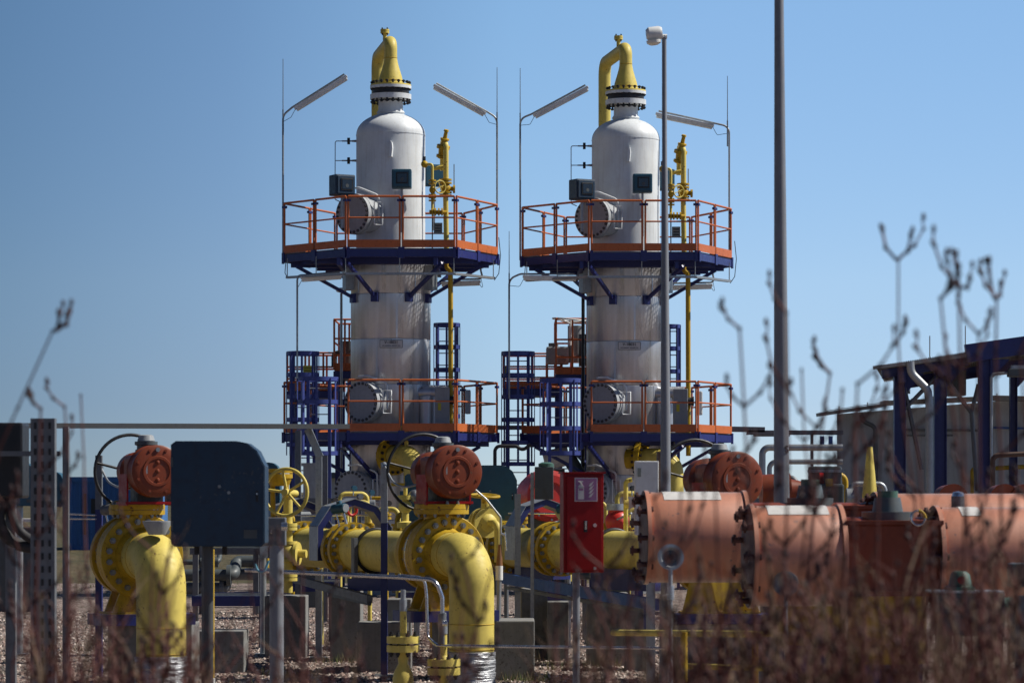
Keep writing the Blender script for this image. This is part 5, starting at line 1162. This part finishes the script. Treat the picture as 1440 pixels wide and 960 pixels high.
rc2 = random.Random(21)
def small_assembly(px, top, Y, label):
    q = P(px, top, Y); r = thing('small_bore_assembly', label, 'pipework', V(q.x, Y, 0), 'small-bore pipe assemblies between the lines')
    col = rc2.choice(('yellow_deep', 'yellow', 'galv_dull', 'galv')); m = MB(col); R = rc2.uniform(.025, .045); w_ = rc2.uniform(.25, .55)*rc2.choice((-1, 1))
    z0 = rc2.uniform(.9, 1.25)
    m.tube([V(q.x, Y, 0), q, q+V(w_, .1, 0), V(q.x+w_, Y+.1, z0)], R, 10, bend=.1); m.build('pipe', r)
    m = MB(rc2.choice(('yellow', 'yellow_deep')))
    for f in (.35, .7):
        z = z0+(q.z-z0)*f; m.cyl(V(q.x, Y, z-.05), V(q.x, Y, z-.015), R*2.6, seg=16); m.cyl(V(q.x, Y, z+.015), V(q.x, Y, z+.05), R*2.6, seg=16); m.ball(V(q.x, Y, z), R*2, 1, 12)
    m.build('valve', r)
    m = MB(rc2.choice(('galv_dull', 'teal', 'machine', 'bolt_dark'))); c = q+V(w_*.5, -.03, .09); m.cyl(c, c+V(.03, -.06, 0), .045, seg=18); m.use('steel_bright').cyl(c+V(0, 0, -.12), c, .012, seg=6); m.build('gauge', r)
for px, top, Y, lab in ((452, 712, 47, 'thin pipe loop with a gauge left of the navy hood'), (520, 706, 48, 'thin pipe loop with a gauge just right of the navy hood'), (560, 716, 47, 'small pipe loop beside the navy steel post'), (664, 716, 46, 'small pipe loop right under the centre actuator drum'), (735, 700, 48, 'thin pipe loop left of the red drum'), (800, 712, 46, 'small pipe loop peeping out left of the red cabinet'), (852, 706, 47, 'thin pipe loop right of the red cabinet'), (884, 716, 46, 'small pipe loop just before the white cabinet'), (1120, 672, 44, 'small pipe loop behind the tall mast'), (412, 722, 49, 'dim pipe loop behind the spokes of the yellow handwheel'), (478, 694, 51, 'taller pipe loop before the lowest manhole of the left column'), (544, 700, 52, 'taller pipe loop behind the top of the navy steel post'), (608, 722, 46, 'low pipe loop just behind the centre valve bonnet'), (712, 716, 45, 'pipe loop behind the grey post beside the teal cabinet'), (768, 706, 50, 'pipe loop below the small grey box on its post'), (836, 690, 52, 'tall thin pipe loop above the red cabinet right edge'), (868, 694, 51, 'tall thin pipe loop above the small red actuator'), (1140, 668, 46, 'pipe loop left of the dark pump unit'), (1195, 680, 44, 'thin pipe loop left of the yellow vent cone')):
    small_assembly(px, top, Y, lab)
# low grated walkways, added to cast shade on the ground behind the front row
for px0, px1, Y, z, lab in ((270, 372, 46, .75, 'low grated deck added for shade behind the navy cabinet and its poles'), (380, 470, 48, .9, 'low grated deck added for shade behind the yellow handwheel valve'), (560, 660, 46, .8, 'low grated deck added for shade behind the centre elbow'), (745, 830, 47, .8, 'low grated deck added for shade behind the red cabinet pole')):
    a = P(px0, 0, Y); b = P(px1, 0, Y); r = thing('shade_walkway', lab, 'shade_walkway', V((a.x+b.x)/2, Y, 0), 'low grated decks added for shade')
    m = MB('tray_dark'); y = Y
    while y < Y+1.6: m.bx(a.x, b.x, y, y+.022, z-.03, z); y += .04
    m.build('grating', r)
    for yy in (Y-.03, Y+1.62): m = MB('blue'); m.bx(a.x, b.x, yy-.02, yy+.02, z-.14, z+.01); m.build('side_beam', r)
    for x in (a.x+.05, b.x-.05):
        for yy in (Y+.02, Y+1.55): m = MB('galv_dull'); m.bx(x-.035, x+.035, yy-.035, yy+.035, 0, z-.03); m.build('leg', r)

# ------------------------------------------------------------------ vegetation
g = MB('twig_tan'); M_g = None
paint('grass', (.10, .13, .035), .8, dirt=.3, dcol=(.2, .16, .06), bump=0); paint('straw', (.26, .20, .10), .8, dirt=.2, bump=0)
g = MB('grass'); rg = random.Random(11)
tufts = [(742, 41.6, 26, .5), (790, 40.2, 20, .35), (560, 43, 10, .3), (400, 39, 25, .35), (740, 37.8, 45, .5), (850, 41, 30, .5), (180, 40, 22, .5), (130, 45, 20, .6), (700, 41, 14, .25), (330, 36, 20, .4), (480, 42, 20, .35), (60, 70, 60, 3), (150, 75, 60, 3)]
for px, Y, n, sp in tufts:
    c = P(px, 0, Y)
    for k in range(n*3):
        x = c.x+rg.gauss(0, sp*.5); y = Y+rg.gauss(0, sp*.4); h = rg.uniform(.06, .17); a = rg.uniform(0, PI); w_ = .006; l = rg.uniform(-.06, .06)
        g.use(rg.choice(('grass', 'grass', 'straw')))
        g.add([(x-w_*math.cos(a), y-w_*math.sin(a), 0), (x+w_*math.cos(a), y+w_*math.sin(a), 0), (x+l, y+l*.5, h)], [[0, 1, 2]])
g.build('grass', label='scattered green and straw grass tufts in the gravel', cat='grass', kind='stuff')
# loose stones catch light on the gravel
g = MB('concrete'); paint('stone_pale', (.62, .53, .46), .85, dirt=.3, bump=.1); paint('stone_brown', (.30, .21, .175), .85, dirt=.3, bump=.1); paint('stone_dark', (.07, .06, .055), .85, dirt=.3, bump=.1)
for k in range(26000):
    Y = 33+ (rg.random()**1.3)*27; x = rg.uniform(-.17, .09)*Y; s = rg.uniform(.014, .04)
    g.use(rg.choice(('stone_pale', 'stone_brown', 'stone_brown', 'stone_dark')))
    a = rg.uniform(0, PI); ca, sa = math.cos(a), math.sin(a); e = rg.uniform(.6, 1); hh = s*rg.uniform(.4, .9)
    vs = [(x+ca*s, Y+sa*s, 0), (x-sa*s*e, Y+ca*s*e, 0), (x-ca*s, Y-sa*s, 0), (x+sa*s*e, Y-ca*s*e, 0), (x+ca*s*.45, Y+sa*s*.45, hh), (x-ca*s*.3, Y-sa*s*.4, hh*.9)]
    g.add(vs, [[0, 1, 4], [1, 2, 5, 4], [2, 3, 5], [3, 0, 4, 5]])
g.build('loose_gravel', label='loose pale and brown stones scattered on the gravel yard', cat='gravel', kind='stuff')

def shrub(px, Y, tips, n_extra, ymin, ymax, spread, label, seed, lean=0.):
    """bare shrub rooted on the ground; tips: (px, py) of named tall shoots, plus n_extra random ones"""
    rr = random.Random(seed); Y *= .86; base = V((px-720)*Y/FP, Y, 0)
    r = thing('bare_shrub', label, 'shrub', base, 'bare leafless shrubs in the foreground')
    m = MB('twig_red')
    def hero(p0, p1, r0):
        n = 14; pts = []; d = (p1-p0).normalized(); sd = V(rr.gauss(0, 1), rr.gauss(0, .6), 0)*.05
        for k in range(n+1):
            f = k/n; pts.append(p0.lerp(p1, f)+sd*math.sin(f*PI)+V(rr.uniform(-1, 1), rr.uniform(-1, 1), 0)*.013)
        m.use('twig_red'); m.tube(pts, [r0*(1-.55*k/n) for k in range(n+1)], 6, caps=False)
        for k in range(4, n+1):
            q = pts[k]; m.use('bud').ball(q, r0*(1.15-.4*k/n), 1.5, 7, axis=d, n=4)
            for b in range(rr.choice((0, 1, 1, 2))):
                a = rr.choice((0, PI))+rr.uniform(-.5, .5); o = (d+V(math.cos(a), math.sin(a)*.7, 0)*rr.uniform(.45, 1.0)).normalized(); L = rr.uniform(.06, .22)*(1.15-.5*k/n)
                e = q+o*L; mid = q.lerp(e, .5)+V(math.cos(a), 0, -.2)*L*.09
                m.use('twig_red').tube([q, mid, e, e+V(rr.uniform(-.01, .01), 0, L*.3)], [r0*.55, r0*.5, r0*.42, r0*.3], 5, caps=False)
                m.use('bud').ball(mid, .0065, 1.5, 6, axis=o, n=4); m.ball(e, rr.uniform(.004, .008), 1.9, 6, axis=o, n=4); m.ball(e+V(0, 0, L*.3), .006, 2, 6, n=4)
    def shoot(p0, p1, r0, level):
        n = 7 if level == 0 else 4; pts = []; side = V(rr.gauss(0, 1), rr.gauss(0, 1), 0)*(p1-p0).length*.035
        for k in range(n+1):
            f = k/n; pts.append(p0.lerp(p1, f)+side*math.sin(f*PI)+V(rr.gauss(0, 1), rr.gauss(0, 1), 0)*(.006 if level == 0 else .003))
        m.use('twig_tan' if rr.random() < .3 else 'twig_red')
        m.tube(pts, [r0*(1-.75*k/n) for k in range(n+1)], 5 if level else 6, caps=False)
        L = (p1-p0).length; d = (p1-p0).normalized()
        nb = {0: rr.randint(4, 7), 1: rr.randint(0, 2), 2: 0}[level]
        for b in range(nb):
            f = rr.uniform(.45, .97) if level == 0 else rr.uniform(.35, .85); i = min(n-1, int(f*n)); q = pts[i].lerp(pts[i+1], f*n-i)
            a = rr.uniform(0, 2*PI); o = (d+V(math.cos(a), math.sin(a), 0)*rr.uniform(.35, .8)).normalized()
            shoot(q, q+o*(rr.uniform(.10, .34) if level == 0 else rr.uniform(.04, .14)), r0*(.5 if level == 0 else .6), level+1)
        if level <= 1:
            for b in range(rr.randint(1, 2) if level == 0 else rr.randint(0, 1)):
                f = rr.uniform(.6, 1); i = min(n-1, int(f*n)); q = pts[i].lerp(pts[i+1], f*n-i)+V(rr.gauss(0, .004), rr.gauss(0, .004), 0)
                m.use('bud').ball(q, rr.uniform(.0035, .007), rr.uniform(1.2, 2.2), 6, axis=d, n=4)
    for tip in tips:
        tx, ty = tip[:2]
        yy = Y+rr.uniform(-.3, .3); t = V((tx-720)*yy/FP, yy, HC-(ty-690)*yy/FP)
        hero(base+V(rr.uniform(-.1, .1), rr.uniform(-.1, .1), 0)+V((t.x-base.x)*(.35 if px > -100 else 0), 0, 0), t, rr.uniform(.0055, .0075))
        for fx, fy in tip[2:]:
            e = V((fx-720)*yy/FP, yy+rr.uniform(-.03, .03), HC-(fy-690)*yy/FP); md = t.lerp(e, .55)+V((e.x-t.x)*.25, 0, -.01)
            m.use('twig_red').tube([t, md, e], [.0045, .0045, .003], 6, caps=False); m.use('bud').ball(md, .0065, 1.5, 6, n=4); m.ball(e, .007, 1.9, 6, n=4)
            m.use('twig_red').tube([md, md+V(.012 if fx > tx else -.012, 0, .05)], [.003, .002], 5, caps=False); m.use('bud').ball(md+V(.012 if fx > tx else -.012, 0, .055), .006, 1.6, 6, n=4)
    for k in range(int(n_extra*1.45)):
        yy = Y+rr.uniform(-.8, .8); tx = px+rr.gauss(0, spread); ty = ymin+(ymax-ymin)*rr.random()**.8
        t = V((tx-720)*yy/FP, yy, HC-(ty-690)*yy/FP); shoot(base+V(rr.uniform(-.15, .15)+(t.x-base.x)*rr.uniform(.0, .5), rr.uniform(-.15, .15), 0), t, rr.uniform(.005, .0105), 0)
    m.build('branches', r)
shrub(-540, 9.5, [(78, 466, (97, 436), (84, 440)), (2, 640)], 0, 790, 950, 75, 'bare shrub at the left edge whose long shoot leans up right across the sky', 1)
shrub(90, 10.5, [(112, 556), (90, 572), (52, 575), (20, 720), (40, 790)], 26, 800, 950, 45, 'bare shrub before the wide slotted post, short forked tips at the tray', 2)
shrub(190, 10, [(215, 775), (240, 755)], 20, 810, 955, 50, 'bare shrub before the left yellow elbow', 3)
shrub(310, 10.5, [(350, 800)], 10, 860, 955, 45, 'thin bare shrub below the dark navy cabinet', 4)
shrub(440, 10, [(425, 800), (462, 835)], 12, 850, 955, 45, 'thin bare shrub before the stepped plinths', 5)
shrub(590, 9.5, [(655, 790), (690, 800)], 6, 880, 960, 60, 'sparse bare shrub before the centre yellow elbow', 6)
shrub(800, 9.5, [(790, 790), (850, 800)], 16, 855, 955, 55, 'bare shrub before the red cabinet pole', 7)
shrub(910, 9, [(925, 700), (960, 690), (890, 720)], 15, 830, 955, 45, 'bare shrub below the leftmost orange barrel', 8)
shrub(1010, 9, [(1045, 462), (1000, 660), (1035, 640)], 18, 815, 950, 45, 'bare shrub with one tall shoot left of the tall mast', 9)
shrub(1110, 9.5, [(1130, 520), (1165, 525), (1145, 600), (1103, 440)], 28, 790, 950, 45, 'bare shrub at the foot of the tall mast', 10)
shrub(1190, 9, [(1185, 548), (1212, 540), (1205, 600)], 30, 775, 950, 45, 'dense bare shrub before the dark yoke of the near barrels', 11)
shrub(1265, 9.5, [(1261, 366, (1242, 322), (1281, 331)), (1240, 560), (1290, 600)], 30, 765, 950, 45, 'bare shrub with the tallest forked shoot, before the canopy', 12)
shrub(1350, 9, [(1350, 405, (1343, 358), (1362, 392)), (1375, 470), (1328, 420)], 28, 765, 950, 45, 'bare shrub whose tall shoot crosses the canopy roof', 13)
shrub(1420, 9.5, [(1398, 420, (1391, 366), (1410, 398)), (1436, 500)], 28, 755, 950, 35, 'bare shrub at the right edge of the picture', 14)
